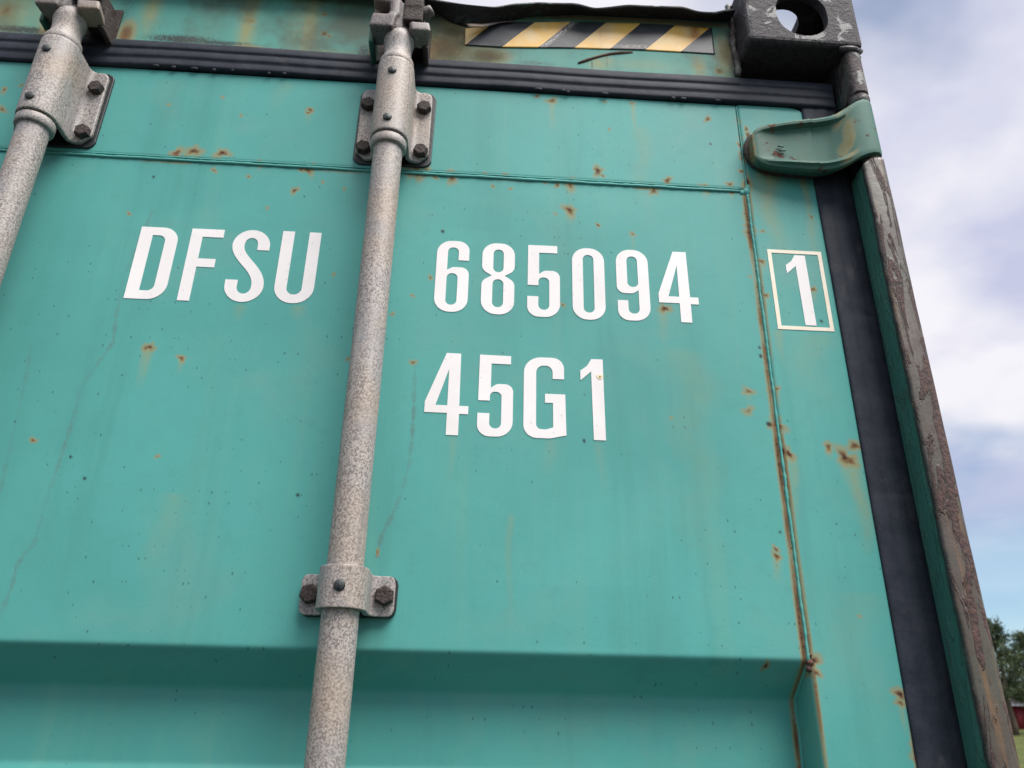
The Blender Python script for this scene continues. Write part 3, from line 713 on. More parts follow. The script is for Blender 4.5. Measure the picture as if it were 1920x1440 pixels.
# --- seals -----------------------------------------------------------------------
def seal_bar(name, prof, along, vals, parent, zsag=None):
    prof = np.array(prof); n = len(prof); vals = np.array(vals)
    if along == 'x':
        X = np.repeat(vals[:, None], n, 1); Y = np.repeat(prof[None, :, 0], len(vals), 0).copy(); Z = np.repeat(prof[None, :, 1], len(vals), 0).copy()
        lower = np.clip((2.749 - prof[:, 1]) / 0.044, 0, 1)
        Z += np.outer(wob(vals, 17, 0.0012, 8) - 0.0045 * np.clip((0.25 - vals) / 0.2, 0, 1), lower)
        Y += np.outer(wob(vals, 9, 0.0012, 12), np.ones(n))
        fl = True
    else:
        X = np.repeat(prof[None, :, 0], len(vals), 0).copy(); Y = np.repeat(prof[None, :, 1], len(vals), 0).copy(); Z = np.repeat(vals[:, None], n, 1)
        X += np.outer(wob(vals, 7, 0.0007, 21), np.ones(n)); fl = False
    me = mesh_np(name, np.stack([X, Y, Z], -1).reshape(-1, 3), grid_faces(len(vals), n, flip=fl))
    return link(name, me, M_rubber, parent)
top_prof = [(0.060, 2.7500), (0.0440, 2.7494), (0.0416, 2.7480), (0.0408, 2.7450), (0.0404, 2.7400), (0.0402, 2.7372), (0.0408, 2.7352), (0.0420, 2.7340), (0.0416, 2.7320), (0.0410, 2.7270), (0.0408, 2.7232), (0.0414, 2.7212), (0.0428, 2.7196), (0.0424, 2.7160), (0.0422, 2.7100), (0.0426, 2.7068), (0.0452, 2.7054), (0.056, 2.7060)]
seal = seal_bar('rubber_seal', top_prof, 'x', np.arange(0.004, 1.192, 0.006), cont)
seal['label'] = 'ribbed black rubber seal above the door'
side_prof = [(1.1395, 0.056), (1.1400, 0.0475), (1.1413, 0.0462), (1.1450, 0.0456), (1.1520, 0.0452), (1.1570, 0.0453), (1.1590, 0.0457), (1.1615, 0.0454), (1.1670, 0.0450), (1.1730, 0.0452), (1.1760, 0.0458), (1.1785, 0.0464), (1.1830, 0.0462), (1.1880, 0.0468), (1.1910, 0.0485), (1.1915, 0.060)]
s2 = seal_bar('rubber_seal', side_prof, 'z', np.arange(2.7400, 0.2, -0.012), cont)
s2['label'] = 'wide black rubber seal along the door edge'
# bits of sealant squeezed out along the lower lip of the top seal
bm = bmesh.new()
for x in (0.262, 0.285, 0.312, 0.338, 0.362, 0.41, 0.43, 0.772, 0.806, 0.812, 0.863, 0.958, 0.972, 1.02):
    g = bmesh.ops.create_icosphere(bm, subdivisions=2, radius=0.0035)
    bmesh.ops.transform(bm, matrix=Matrix.Translation((x, 0.0435, 2.7058 + random.uniform(-.001, .001))) @ Matrix.Diagonal((random.uniform(0.7, 1.9), 0.6, 0.7, 1)), verts=g['verts'])
bm_obj('sealant_crumbs', bm, M_rubber, seal)['kind'] = 'stuff'

JOINT = [(-1.06, 2.864), (0.45, 2.862), (0.58, 2.858), (0.612, 2.855), (0.632, 2.852), (0.646, 2.850), (0.672, 2.848), (0.690, 2.848), (0.720, 2.848), (0.757, 2.8490), (0.83, 2.8580), (0.90, 2.8590), (0.97, 2.8625), (1.06, 2.8640)]
# --- header ----------------------------------------------------------------------
HY = 0.0450
xs = np.concatenate([np.arange(-1.057, 0.0, 0.03), np.arange(0.0, 1.0571, 0.0022)])
prof = [(0.066, 2.7445), (0.0500, 2.7445), (0.0462, 2.7455)] + [(HY, z) for z in np.arange(2.7475, 2.892, 0.0024)] + [(0.0462, 2.8935), (0.050, 2.8945), (0.09, 2.8945)]
prof = np.array(prof)
X = np.repeat(xs[:, None], len(prof), 1); Z = np.repeat(prof[None, :, 1], len(xs), 0); Y = np.repeat(prof[None, :, 0], len(xs), 0).copy()
Z = np.minimum(Z, (interp(X, JOINT) + 0.0025))
Y += np.where(Y < 0.0455, wob(X, 6, 0.0007, 31) * np.clip((Z - 2.75) / 0.05, 0, 1), 0)
me = mesh_np('header_beam', np.stack([X, Y, Z], -1).reshape(-1, 3), grid_faces(len(xs), len(prof)))
hx, hz = X.ravel(), Z.ravel()
rust = np.zeros_like(hx); stain = np.zeros_like(hx); soot = np.zeros_like(hx)
def blob(cx, cz, rx, rz, a):
    return a * 1.25 * np.exp(-((hx - cx) / rx) ** 2 - ((hz - cz) / rz) ** 2)
for b in ((0.640, 2.775, 0.040, 0.035, 0.62), (0.700, 2.764, 0.030, 0.016, 0.60), (0.655, 2.800, 0.03, 0.03, 0.55), (0.620, 2.752, 0.03, 0.02, 0.6), (0.474, 2.7855, 0.0042, 0.0042, 0.85), (0.481, 2.781, 0.003, 0.003, 0.7),
          (0.545, 2.757, 0.006, 0.022, 0.75), (0.2110, 2.762, 0.010, 0.022, 0.8), (0.470, 2.822, 0.004, 0.004, 0.6), (0.372, 2.8, 0.005, 0.004, 0.5), (0.377, 2.749, 0.02, 0.006, 0.55),
          (0.045, 2.79, 0.01, 0.012, 0.55), (1.028, 2.763, 0.006, 0.006, 0.6), (0.105, 2.775, 0.008, 0.03, 0.45), (1.04, 2.80, 0.012, 0.03, 0.35), (0.80, 2.851, 0.2, 0.006, 0.5), (0.95, 2.852, 0.12, 0.005, 0.45)):
    rust = np.maximum(rust, blob(*b))
for b in ((0.368, 2.80, 0.011, 0.08, 0.85), (0.452, 2.80, 0.013, 0.08, 0.8), (0.440, 2.80, 0.02, 0.08, 0.35), (0.110, 2.79, 0.03, 0.05, 0.55), (0.05, 2.79, 0.04, 0.06, 0.6), (0.235, 2.82, 0.012, 0.05, 0.7),
          (0.855, 2.762, 0.012, 0.014, 0.65), (0.868, 2.766, 0.01, 0.014, 0.5), (1.000, 2.768, 0.010, 0.02, 0.8), (1.038, 2.79, 0.014, 0.05, 0.7), (0.92, 2.765, 0.05, 0.012, 0.3), (0.47, 2.752, 0.05, 0.006, 0.4)):
    stain = np.maximum(stain, blob(*b))
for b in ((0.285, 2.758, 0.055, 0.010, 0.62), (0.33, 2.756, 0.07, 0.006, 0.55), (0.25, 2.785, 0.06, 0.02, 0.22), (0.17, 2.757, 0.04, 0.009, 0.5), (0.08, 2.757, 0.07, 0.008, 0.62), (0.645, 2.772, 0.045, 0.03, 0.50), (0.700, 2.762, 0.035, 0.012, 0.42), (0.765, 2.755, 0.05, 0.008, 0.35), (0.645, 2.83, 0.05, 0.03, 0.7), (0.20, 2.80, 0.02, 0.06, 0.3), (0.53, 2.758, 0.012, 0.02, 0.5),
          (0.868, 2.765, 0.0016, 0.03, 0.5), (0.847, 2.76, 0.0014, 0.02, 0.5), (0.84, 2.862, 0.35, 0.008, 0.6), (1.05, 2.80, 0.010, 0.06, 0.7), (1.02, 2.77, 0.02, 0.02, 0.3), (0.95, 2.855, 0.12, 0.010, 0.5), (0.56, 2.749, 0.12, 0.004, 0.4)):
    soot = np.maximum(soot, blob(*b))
for n_, v_ in (('rust', rust), ('stain', stain), ('soot', soot)):
    add_attr(me, n_, v_)
header = link('header_beam', me, M_header, cont)

# crumpled lip along the top of the header
xs = np.arange(-1.055, 1.0561, 0.004)
edge = [(-1.06, 2.852), (0.40, 2.852), (0.50, 2.850), (0.56, 2.848), (0.600, 2.842), (0.6264,2.8356),(0.6636,2.8328),(0.7098,2.8320),(0.7320,2.8393),(0.7696,2.8466),(0.8226,2.8500),(0.8489,2.8420),(0.8950,2.8516),(0.9218,2.8509),(0.9760,2.8566),(0.9985,2.8481),(1.0218,2.8497),(1.0421,2.8591), (1.06, 2.862)]
joint = [(-1.06, 2.864), (0.45, 2.862), (0.58, 2.858), (0.612, 2.852), (0.632, 2.841), (0.646, 2.826), (0.672, 2.818), (0.690, 2.819), (0.720, 2.832), (0.757, 2.8475), (0.83, 2.8580), (0.90, 2.8590), (0.97, 2.8625), (1.06, 2.8640)]
ez, jz = interp(xs, edge), interp(xs, joint)
ker = np.array([1, 3, 4, 3, 1.0]); ker /= ker.sum()
pad = lambda a: np.convolve(np.pad(a, 2, mode='edge'), ker, 'valid')
ez, jz = pad(ez), pad(pad(jz))
nt = 9
T = np.linspace(0, 1, nt)
X = np.repeat(xs[:, None], nt, 1)
Y = HY + 0.0005 + (0.0200 - HY) * T[None, :] + np.outer(wob(xs, 19, 0.0025, 41), T)
Z = jz[:, None] + (ez - jz)[:, None] * T[None, :] ** 1.3 + np.outer(wob(xs, 33, 0.0010, 43), np.sin(T * math.pi))
me = mesh_np('header_lip', np.stack([X, Y, Z], -1).reshape(-1, 3), grid_faces(len(xs), nt))
lip = link('header_lip', me, M_lip, header)
so = lip.modifiers.new('solid', 'SOLIDIFY'); so.thickness = 0.0035; so.offset = 1.0

# rusted scar of an old weld
bm = bmesh.new()
P = [(0.8278, 2.7605), (0.8385, 2.7665), (0.8492, 2.7718), (0.8612, 2.7772), (0.8732, 2.7818), (0.8890, 2.7855), (0.9056, 2.7877)]
tube(bm, [(a, HY + 0.0004, b) for a, b in P], [0.0018, 0.0026, 0.0024, 0.0022, 0.0026, 0.0028, 0.0020], 10, 0.1)
bm_obj('weld_scar', bm, M_weldrust, header)
bm = bmesh.new()
tube(bm, [(1.0535 - 0.0015 * math.sin(z * 90), HY - 0.002, z) for z in np.arange(2.890, 2.752, -0.004)], 0.0046, 8, 0.22)
bm_obj('weld_bead', bm, M_lug, header)

# hazard tape
us = np.linspace(0.6685, 1.0245, 120); nv = 22
bot = interp(us, [(0.668, 2.7806), (0.7205, 2.7805), (0.7710, 2.7840), (0.8221, 2.7876), (0.8719, 2.7900), (0.9238, 2.7926), (0.9748, 2.7932), (1.025, 2.7936)])
topz = interp(us, [(0.668, 2.8060), (0.690, 2.8110), (0.7144, 2.8215), (0.74, 2.8285), (0.7678, 2.8328), (0.8189, 2.8389), (0.8713, 2.8420), (0.9217, 2.8447), (0.9738, 2.8461), (1.025, 2.8452)])
full = interp(us, [(0.668, 2.831), (0.72, 2.831), (0.7710, 2.8342), (0.8189, 2.8389), (0.8713, 2.8420), (0.9217, 2.8447), (0.9738, 2.8461), (1.025, 2.8452)])
v = np.linspace(0, 1, nv)
X = np.repeat(us[:, None], nv, 1); Z = bot[:, None] + (topz - bot)[:, None] * v[None, :]
vv = (Z - bot[:, None]) / (full - bot)[:, None]
peel = np.clip((0.765 - X) / 0.09, 0, 1) ** 1.3 * vv ** 1.4
Y = HY - 0.0013 - 0.012 * peel + wob(X, 40, 0.0002, 51)
me = mesh_np('hazard_tape', np.stack([X, Y, Z], -1).reshape(-1, 3), grid_faces(len(us), nv))
sx, sv = X.ravel(), vv.ravel()
add_attr(me, 'stripe', sx - 0.0474 * sv)
sd = np.zeros_like(sx)
for cx, w, a in ((0.8610, 0.0035, 0.55), (0.8660, 0.012, 0.35), (0.998, 0.008, 0.95), (0.8065, 0.006, 0.4)):
    sd = np.maximum(sd, a * np.exp(-((sx - cx) / w) ** 2) * np.clip(sv * 1.4, 0, 1))
sd = np.maximum(sd, 0.8 * np.clip((sv - 0.90) / 0.1, 0, 1) * (sx > 0.97))
add_attr(me, 'stain', sd)
sl = sx - 0.0474 * sv
sc = np.exp(-((sl - 0.7770) / 0.0045) ** 2) * 0.9 + 0.8 * np.exp(-((sx - 0.905) / 0.025) ** 2 - ((sv - 0.12) / 0.05) ** 2) + 0.7 * np.exp(-((sl - 0.7655) / 0.003) ** 2) * (sv > 0.7)
add_attr(me, 'scuff', np.clip(sc, 0, 1))
tape = link('hazard_tape', me, M_tape, header)
tape['label'] = 'yellow and black striped hazard tape peeling at one end'
tm = tape.modifiers.new('solid', 'SOLIDIFY'); tm.thickness = 0.0004
# folded-over flap of the peeled end
us2 = np.linspace(0.6686, 0.735, 24); n2 = 7
tz = interp(us2, [(0.668, 2.8060), (0.690, 2.8110), (0.7144, 2.8215), (0.74, 2.8285)])
w2 = np.linspace(0, 1, n2)
dep = interp(us2, [(0.668, 0.0085), (0.69, 0.0080), (0.712, 0.0030), (0.735, 0.0004)])
X = np.repeat(us2[:, None], n2, 1) + 0.004 * w2[None, :]
Z = tz[:, None] - dep[:, None] * w2[None, :]
base_y = HY - 0.0013 - 0.012 * np.clip((0.765 - us2) / 0.09, 0, 1) ** 1.3
Y = base_y[:, None] - 0.0022 * np.sin(w2 * math.pi * 0.75)[None, :]
me = mesh_np('tape_flap', np.stack([X, Y, Z], -1).reshape(-1, 3), grid_faces(len(us2), n2))
fl = link('tape_flap', me, M_tapeback, header)
fm = fl.modifiers.new('solid', 'SOLIDIFY'); fm.thickness = 0.0005

# --- lock rods, brackets, clamps, cams ---------------------------------------------
ROD_Y, ROD_R = 0.0050, 0.0176
def copy_tree(o, dx, parent=None):
    c = o.copy(); COL.objects.link(c); c.parent = parent
    if parent is cont:
        c.location.x += dx
    for ch in list(o.children):
        copy_tree(ch, 0, c)
    return c

def saddle(name, cx, z0, z1, hw, rc, arch, parent, sleeve_up=0.0, sleeve_dn=0.0, flange_y=0.0402, fil=0.007, chamfer=0.0):
    prof = []
    for dx in np.linspace(-hw, -(arch + fil), 9): prof.append((dx, flange_y))
    for a in np.linspace(0, math.pi / 2, 7)[1:]: prof.append((-(arch + fil) + fil * math.sin(a), flange_y - fil + fil * math.cos(a)))
    for y in np.linspace(flange_y - fil, ROD_Y, 5)[1:]: prof.append((-arch, y))
    for a in np.linspace(math.pi, 0, 25)[1:]: prof.append((arch * math.cos(a), ROD_Y - arch * math.sin(a)))
    half = [p for p in prof if p[0] <= 0.0][:20]
    left = [p for p in prof if p[0] < -arch + 1e-9 and p[1] >= ROD_Y + 1e-9]
    prof = left + [(arch * math.cos(a), ROD_Y - arch * math.sin(a)) for a in np.linspace(math.pi, 0, 27)] + [(-x, y) for x, y in left[::-1]]
    rows = np.linspace(0, 1, 26)
    V = []
    for dx, y in prof:
        a = abs(dx)
        ins = 0.0
        if a > hw - rc:
            q = a - (hw - rc)
            ins = rc - math.sqrt(max(rc * rc - q * q, 0))
        insb = max(ins, chamfer * max(0, (a - (hw - chamfer)) / chamfer) if chamfer else 0)
        s = min(1, max(0, (arch + fil - a) / fil))
        lo = z0 + insb - sleeve_dn * s; hi = z1 - ins + sleeve_up * s
        for t in rows:
            V.append((cx + dx, y, lo + (hi - lo) * t))
    me = mesh_np(name, V, grid_faces(len(prof), len(rows)))
    o = link(name, me, M_galv, parent)
    so = o.modifiers.new('solid', 'SOLIDIFY'); so.thickness = 0.0055; so.offset = -1.0
    b = o.modifiers.new('bevel', 'BEVEL'); b.width = 0.0014; b.segments = 2; b.limit_method = 'ANGLE'; b.angle_limit = R(50)
    return o

def hex_bolt(x, y, z, parent, r=0.0098, h=0.0085):
    bm = bmesh.new()
    a0 = random.uniform(0, 1)
    rings = []
    for yy, rr in ((y + 0.001, r), (y - h * 0.72, r), (y - h, r * 0.84)):
        rings.append([bm.verts.new((x + rr * math.cos(a0 + i * math.pi / 3), yy, z + rr * math.sin(a0 + i * math.pi / 3))) for i in range(6)])
    for a, b in zip(rings[:-1], rings[1:]):
        for i in range(6):
            bm.faces.new((a[i], a[(i + 1) % 6], b[(i + 1) % 6], b[i]))
    bm.faces.new(rings[-1]); bm.faces.new(rings[0][::-1])
    return bm_obj('bolt', bm, M_iron, parent, bevel=0.0007, seg=2)

def plug(x, z, parent):
    """slotted plug on the front of a sleeve"""
    bm = bmesh.new()
    yf = ROD_Y - 0.0232
    seg = 20; r = 0.0054
    prev = None
    for yy, rr in ((yf + 0.003, r), (yf - 0.0012, r), (yf - 0.0020, r * 0.82)):
        ring = [bm.verts.new((x + rr * math.cos(2 * math.pi * i / seg), yy, z + rr * math.sin(2 * math.pi * i / seg))) for i in range(seg)]
        if prev:
            for i in range(seg):
                bm.faces.new((prev[i], prev[(i + 1) % seg], ring[(i + 1) % seg], ring[i]))
        prev = ring
    bm.faces.new(prev)
    box(bm, x - 0.0004, x + 0.0004, yf - 0.0024, yf - 0.0019, z - 0.0042, z + 0.0042)
    return bm_obj('plug', bm, M_pin, parent)

def pad_shape(cx, z0, z1, hw, parent, y0=0.0452, rc=0.012):
    n = 40
    bm = bmesh.new()
    lp = FP([(cx - hw, z0 + random.uniform(-.001, .001), rc), (cx + hw, z0, rc), (cx + hw + 0.001, z1, rc), (cx - hw, z1, rc)], 8)
    a = [bm.verts.new((p[0] + random.uniform(-.0004, .0004), y0, p[1] + random.uniform(-.0004, .0004))) for p in lp]
    b = [bm.verts.new((v_.co.x * 1.0, YS + 0.0030, v_.co.z)) for v_ in a]
    bm.faces.new(a)
    for i in range(len(a)):
        bm.faces.new((a[i], a[(i + 1) % len(a)], b[(i + 1) % len(a)], b[i]))
    return bm_obj('backing_pad', bm, M_sealant, parent, bevel=0.0012)

def cam_and_rod(cx):
    bm = bmesh.new()
    lathe(bm, cx, ROD_Y, [(0.17, ROD_R * 0.999)] + [(z, ROD_R * (1 + 0.004 * math.sin(z * 43 + cx))) for z in np.arange(0.2, 2.72, 0.04)] + [(2.72, ROD_R * 0.9)], 48)
    rod = bm_obj('lock_rod', bm, M_galv, cont, angle=60)
    rod['label'] = 'vertical galvanised lock rod'
    # collars above and below the sleeve
    bm = bmesh.new()
    lathe(bm, cx, ROD_Y, [(2.5545, 0.0178), (2.5546, 0.0206), (2.5560, 0.0216), (2.5655, 0.0218), (2.5672, 0.0208), (2.5673, 0.0178)], 40)
    bm_obj('collar', bm, M_galv, rod)
    bm = bmesh.new()
    lathe(bm, cx, ROD_Y, [(2.6850, 0.0205), (2.6900, 0.0222), (2.6960, 0.0218), (2.7020, 0.0185), (2.7080, 0.0178), (2.7150, 0.0176), (2.7230, 0.0186), (2.7300, 0.0200), (2.7370, 0.0196), (2.7440, 0.0165), (2.7520, 0.0135), (2.760, 0.012)], 40)
    bm_obj('collar', bm, M_galv, rod)
    # forged cam with claws
    bm = bmesh.new()
    box(bm, cx - 0.014, cx + 0.009, -0.012, 0.020, 2.742, 2.790, Matrix.Rotation(R(12), 4, 'Y'))
    box(bm, cx - 0.036, cx - 0.002, -0.017, 0.014, 2.783, 2.7985, Matrix.Rotation(R(6), 4, 'Y'))                       # upper left arm
    box(bm, cx - 0.014, cx + 0.000, -0.018, 0.014, 2.760, 2.797)
    box(bm, cx - 0.036, cx - 0.026, -0.002, 0.014, 2.752, 2.796)                         # outer wall of the claw
    box(bm, cx - 0.0355, cx - 0.003, -0.018, 0.016, 2.7375, 2.7615, Matrix.Rotation(R(9), 4, 'Y') @ Matrix.Rotation(R(-8), 4, 'Z'))                       # lower left jaw
    box(bm, cx + 0.012, cx + 0.039, -0.016, 0.016, 2.7360, 2.7525, Matrix.Rotation(R(-11), 4, 'Y') @ Matrix.Rotation(R(9), 4, 'Z'))
    tube(bm, [(cx + 0.000, 0.004, 2.786), (cx + 0.018, -0.001, 2.781), (cx + 0.032, -0.005, 2.7785), (cx + 0.0415, -0.008, 2.7835)], [0.010, 0.0095, 0.0088, 0.0080], 12)
    lathe(bm, cx, ROD_Y, [(2.735, 0.0135), (2.775, 0.0125)], 24)
    cam_o = bm_obj('cam_head', bm, M_cam, rod, voxel=0.0013, sm_iter=40)
    # keeper welded to the header
    kp = bpy.data.objects.new('cam_keeper', None)
    COL.objects.link(kp); kp.parent = cont
    bm = bmesh.new()
    box(bm, cx - 0.040, cx + 0.038, 0.0415, 0.0455, 2.742, 2.802)
    bm_obj('base_plate', bm, M_iron, kp, bevel=0.0015)
    bm = bmesh.new()
    box(bm, cx - 0.0405, cx - 0.0330, 0.004, 0.0452, 2.732, 2.783)
    bm_obj('cheek', bm, M_hinge, kp, bevel=0.003)
    bm = bmesh.new()
    box(bm, cx + 0.0300, cx + 0.0375, 0.010, 0.0452, 2.734, 2.770)
    bm_obj('cheek', bm, M_iron, kp, bevel=0.003)
    bm = bmesh.new()
    box(bm, cx + 0.0045, cx + 0.0300, -0.016, 0.0452, 2.7535, 2.7965)
    box(bm, cx + 0.0065, cx + 0.0285, -0.0175, 0.010, 2.7780, 2.8005)
    bm_obj('lug', bm, M_iron, kp, voxel=0.0014, sm_iter=18)
    # bearing bracket with four bolts
    br = saddle('rod_bracket', cx, 2.5690, 2.6850, 0.0465, 0.010, 0.0232, cont, sleeve_up=0.002, sleeve_dn=0.0, chamfer=0.012)
    pad_shape(cx + 0.0005, 2.5655, 2.6890, 0.0500, br)
    for dx, z in ((-0.0365, 2.6560), (0.0365, 2.6560), (-0.0365, 2.5840), (0.0365, 2.5840)):
        hex_bolt(cx + dx, 0.0402, z, br)
    plug(cx - 0.0015, 2.6622, br); plug(cx - 0.0015, 2.5861, br)
    # clamps lower down the rod
    for zc in (2.0275, 1.26, 0.55):
        cl = saddle('rod_clamp', cx, zc - 0.0195, zc + 0.0195, 0.0462, 0.0065, 0.0235, cont, fil=0.009)
        pad_shape(cx + 0.0012, zc - 0.0200, zc + 0.0200, 0.0468, cl, rc=0.008)
        for dx in (-0.0365, 0.0365):
            hex_bolt(cx + dx, 0.0402, zc, cl, r=0.0102)
        plug(cx + 0.0, zc, cl)
    return rod

for rx in (0.5835, 0.1620, -0.1620, -0.5835):
    cam_and_rod(rx)

# --- corner casting (hollow block with three apertures) ------------------------------
def capsule_prism(bm, axis, c, half_w, half_l, long_axis, d0, d1, n=14):
    """prism of a stadium outline, swept along `axis` from d0 to d1"""
    ax = {'x': 0, 'y': 1, 'z': 2}
    others = [a for a in 'xyz' if a != axis]
    la = long_axis; sa = [a for a in others if a != la][0]
    pts = []
    for s in (1, -1):
        for i in range(n + 1):
            th = -math.pi / 2 + math.pi * i / n
            l_ = s * (half_l - half_w + half_w * math.cos(th)); w_ = s * half_w * math.sin(th)
            pts.append((l_, w_))
    rings = []
    for d in (d0, d1):
        ring = []
        for l_, w_ in pts:
            co = [0, 0, 0]
            co[ax[axis]] = d; co[ax[la]] = c[ax[la]] + l_; co[ax[sa]] = c[ax[sa]] + w_
            ring.append(bm.verts.new(co))
        rings.append(ring)
    m_ = len(pts)
    for i in range(m_):
        bm.faces.new((rings[0][i], rings[0][(i + 1) % m_], rings[1][(i + 1) % m_], rings[1][i]))
    bm.faces.new(rings[0][::-1]); bm.faces.new(rings[1])
    bmesh.ops.recalc_face_normals(bm, faces=bm.faces)

def temp(bm):
    bmesh.ops.recalc_face_normals(bm, faces=bm.faces)
    me_ = bpy.data.meshes.new('t'); bm.to_mesh(me_); bm.free()
    o_ = bpy.data.objects.new('t', me_); COL.objects.link(o_)
    return o_
bm = bmesh.new(); box(bm, 1.057, 1.219, 0.0, 0.178, 2.778, 2.896)
bmesh.ops.bevel(bm, geom=bm.edges[:], offset=0.007, segments=3, affect='EDGES', profile=0.5)
body = temp(bm)
cutters = []
bm = bmesh.new(); box(bm, 1.077, 1.202, 0.014, 0.160, 2.7845, 2.880); cutters.append(temp(bm))
bm = bmesh.new(); capsule_prism(bm, 'y', (1.1385, 0, 2.8335), 0.0365, 0.0425, 'z', -0.02, 0.06); cutters.append(temp(bm))
bm = bmesh.new(); capsule_prism(bm, 'z', (1.1310, 0.0985, 0), 0.0340, 0.0650, 'y', 2.84, 2.92); cutters.append(temp(bm))
bm = bmesh.new(); capsule_prism(bm, 'x', (0, 0.089, 2.832), 0.0255, 0.040, 'y', 1.17, 1.24); cutters.append(temp(bm))
for c_ in cutters:
    b_ = body.modifiers.new('b', 'BOOLEAN'); b_.object = c_; b_.operation = 'DIFFERENCE'; b_.solver = 'EXACT'
dg = bpy.context.evaluated_depsgraph_get()
cme = bpy.data.meshes.new_from_object(body.evaluated_get(dg))
cme.name = 'corner_casting'
for o_ in cutters + [body]:
    bpy.data.objects.remove(o_)
bm = bmesh.new(); bm.from_mesh(cme)
bmesh.ops.triangulate(bm, faces=bm.faces[:])
bmesh.ops.subdivide_edges(bm, edges=[e for e in bm.edges if e.calc_length() > 0.03], cuts=1)
bm.to_mesh(cme); bm.free()
cast = link('corner_casting', cme, M_cast, cont, smooth=False)
cb = cast.modifiers.new('bevel', 'BEVEL'); cb.width = 0.0018; cb.segments = 2; cb.limit_method = 'ANGLE'; cb.angle_limit = R(50)
cast['label'] = 'dark rusted corner casting with an oblong lifting hole'
cast2 = cast.copy(); cast2.data = cme.copy(); COL.objects.link(cast2)
cast2.data.transform(Matrix.Diagonal((-1, 1, 1, 1))); cast2.data.flip_normals()
cast2.parent = cont; cast2['label'] = 'rusted corner casting on the far side of the header'

# --- corner post ---------------------------------------------------------------------
def post_piece(name, z0, z1, mat, parent, step=0.006, slope=0.0):
    pr = [(1.1915, 0.075, 1, 0), (1.1910, 0.060, 1, 0), (1.1900, 0.048, 1, 0), (1.1885, 0.035, 1, 0), (1.1872, 0.022, 1, 0), (1.1862, 0.014, 1, 0), (1.1856, 0.0105, 0.8, 0.4), (1.1850, 0.0080, 0.15, 1.0), (1.1856, 0.0058, 0, 1.0), (1.1872, 0.0048, 0, .5),
          (1.1890, 0.0044, 0, 0), (1.1930, 0.0042, 0, 0), (1.1980, 0.0041, 0, 0), (1.2040, 0.0042, 0, 0), (1.2090, 0.0046, 0, 0), (1.2125, 0.0056, 0, 0), (1.2155, 0.0076, 0, 0), (1.2178, 0.0108, 0, 0), (1.2188, 0.0150, 0, 0), (1.2190, 0.025, 0, 0), (1.2190, 0.070, 0, 0), (1.2190, 0.150, 0, 0)]
    pr_a = np.array(pr)
    z = np.arange(z1, z0 - 1e-6, -step)
    if z1 < 2.6:
        z = np.concatenate([np.arange(z1, 1.80, -0.004), np.arange(1.80, z0, -0.05)])
    X = np.repeat(pr_a[None, :, 0], len(z), 0).copy(); Y = np.repeat(pr_a[None, :, 1], len(z), 0).copy(); Z = np.repeat(z[:, None], len(pr), 1).copy()
    fr = ((pr_a[:, 1] < 0.02))[None, :]
    X += np.where(fr & (X < 1.195), (wob(z, 50, 0.0006, 61) + wob(z, 190, 0.0004, 62))[:, None], 0)
    Y += np.where(fr, (wob(z, 23, 0.0007, 63))[:, None], 0)
    Z -= slope * np.clip((1.200 - X) / 0.015, 0, 1) * np.clip((Z - (z1 - 0.03)) / 0.03, 0, 1)
    me_ = mesh_np(name, np.stack([X, Y, Z], -1).reshape(-1, 3), grid_faces(len(z), len(pr)))
    bm_ = bmesh.new(); bm_.from_mesh(me_)
    bm_.verts.ensure_lookup_table()
    n_ = len(pr)
    bm_.faces.new([bm_.verts[i] for i in range(n_)])
    bm_.faces.new([bm_.verts[len(bm_.verts) - n_ + i] for i in range(n_)][::-1])
    bmesh.ops.recalc_face_normals(bm_, faces=bm_.faces)
    bm_.to_mesh(me_); bm_.free()
    add_attr(me_, 'inner', np.repeat(pr_a[None, :, 2], len(z), 0).ravel())
    add_attr(me_, 'edge', np.repeat(pr_a[None, :, 3], len(z), 0).ravel())
    return link(name, me_, mat, parent)
post = post_piece('corner_post', 0.16, 2.5885, M_post, cont, slope=0.012)
post['label'] = 'scraped and rusted corner post'
bm = bmesh.new()      # inner back of the post above the hinge, coloured dark as the casting's shade
box(bm, 1.1910, 1.2175, 0.034, 0.150, 2.56, 2.7785)
bm_obj('post_core', bm, M_lip, post, bevel=0.002)
# upper hinge lug between casting and hinge
bm = bmesh.new()
lp = [(1.1945, 0.040), (1.1930, 0.012), (1.1940, 0.0060), (1.1975, 0.0030), (1.2060, 0.0024), (1.2125, 0.0046), (1.2165, 0.0100), (1.2182, 0.0180), (1.2182, 0.040)]
rings = [[bm.verts.new((a, b, z)) for a, b in lp] for z in (2.6985, 2.720, 2.745, 2.772)]
for a, b in zip(rings[:-1], rings[1:]):
    for i in range(len(lp)):
        bm.faces.new((a[i], a[(i + 1) % len(lp)], b[(i + 1) % len(lp)], b[i]))
bm.faces.new(rings[0][::-1]); bm.faces.new(rings[-1])
bm_obj('hinge_lug', bm, M_lug, post, bevel=0.0025, seg=3)
bm = bmesh.new()
lathe(bm, 1.2050, 0.0170, [(2.580, 0.0110), (2.62, 0.0110), (2.684, 0.0110), (2.686, 0.0130), (2.692, 0.0140), (2.697, 0.0130), (2.700, 0.0110), (2.72, 0.0110)], 28)
bm_obj('hinge_pin', bm, M_lug, post)
bm = bmesh.new()      # weld where the casting meets the post
tube(bm, [(1.1860, 0.006, 2.7755), (1.1960, 0.0035, 2.7750), (1.2060, 0.0035, 2.7748), (1.2150, 0.0075, 2.7748), (1.2175, 0.0170, 2.7752)], 0.0048, 10, 0.15)
bm_obj('weld_bead', bm, M_cast, post)

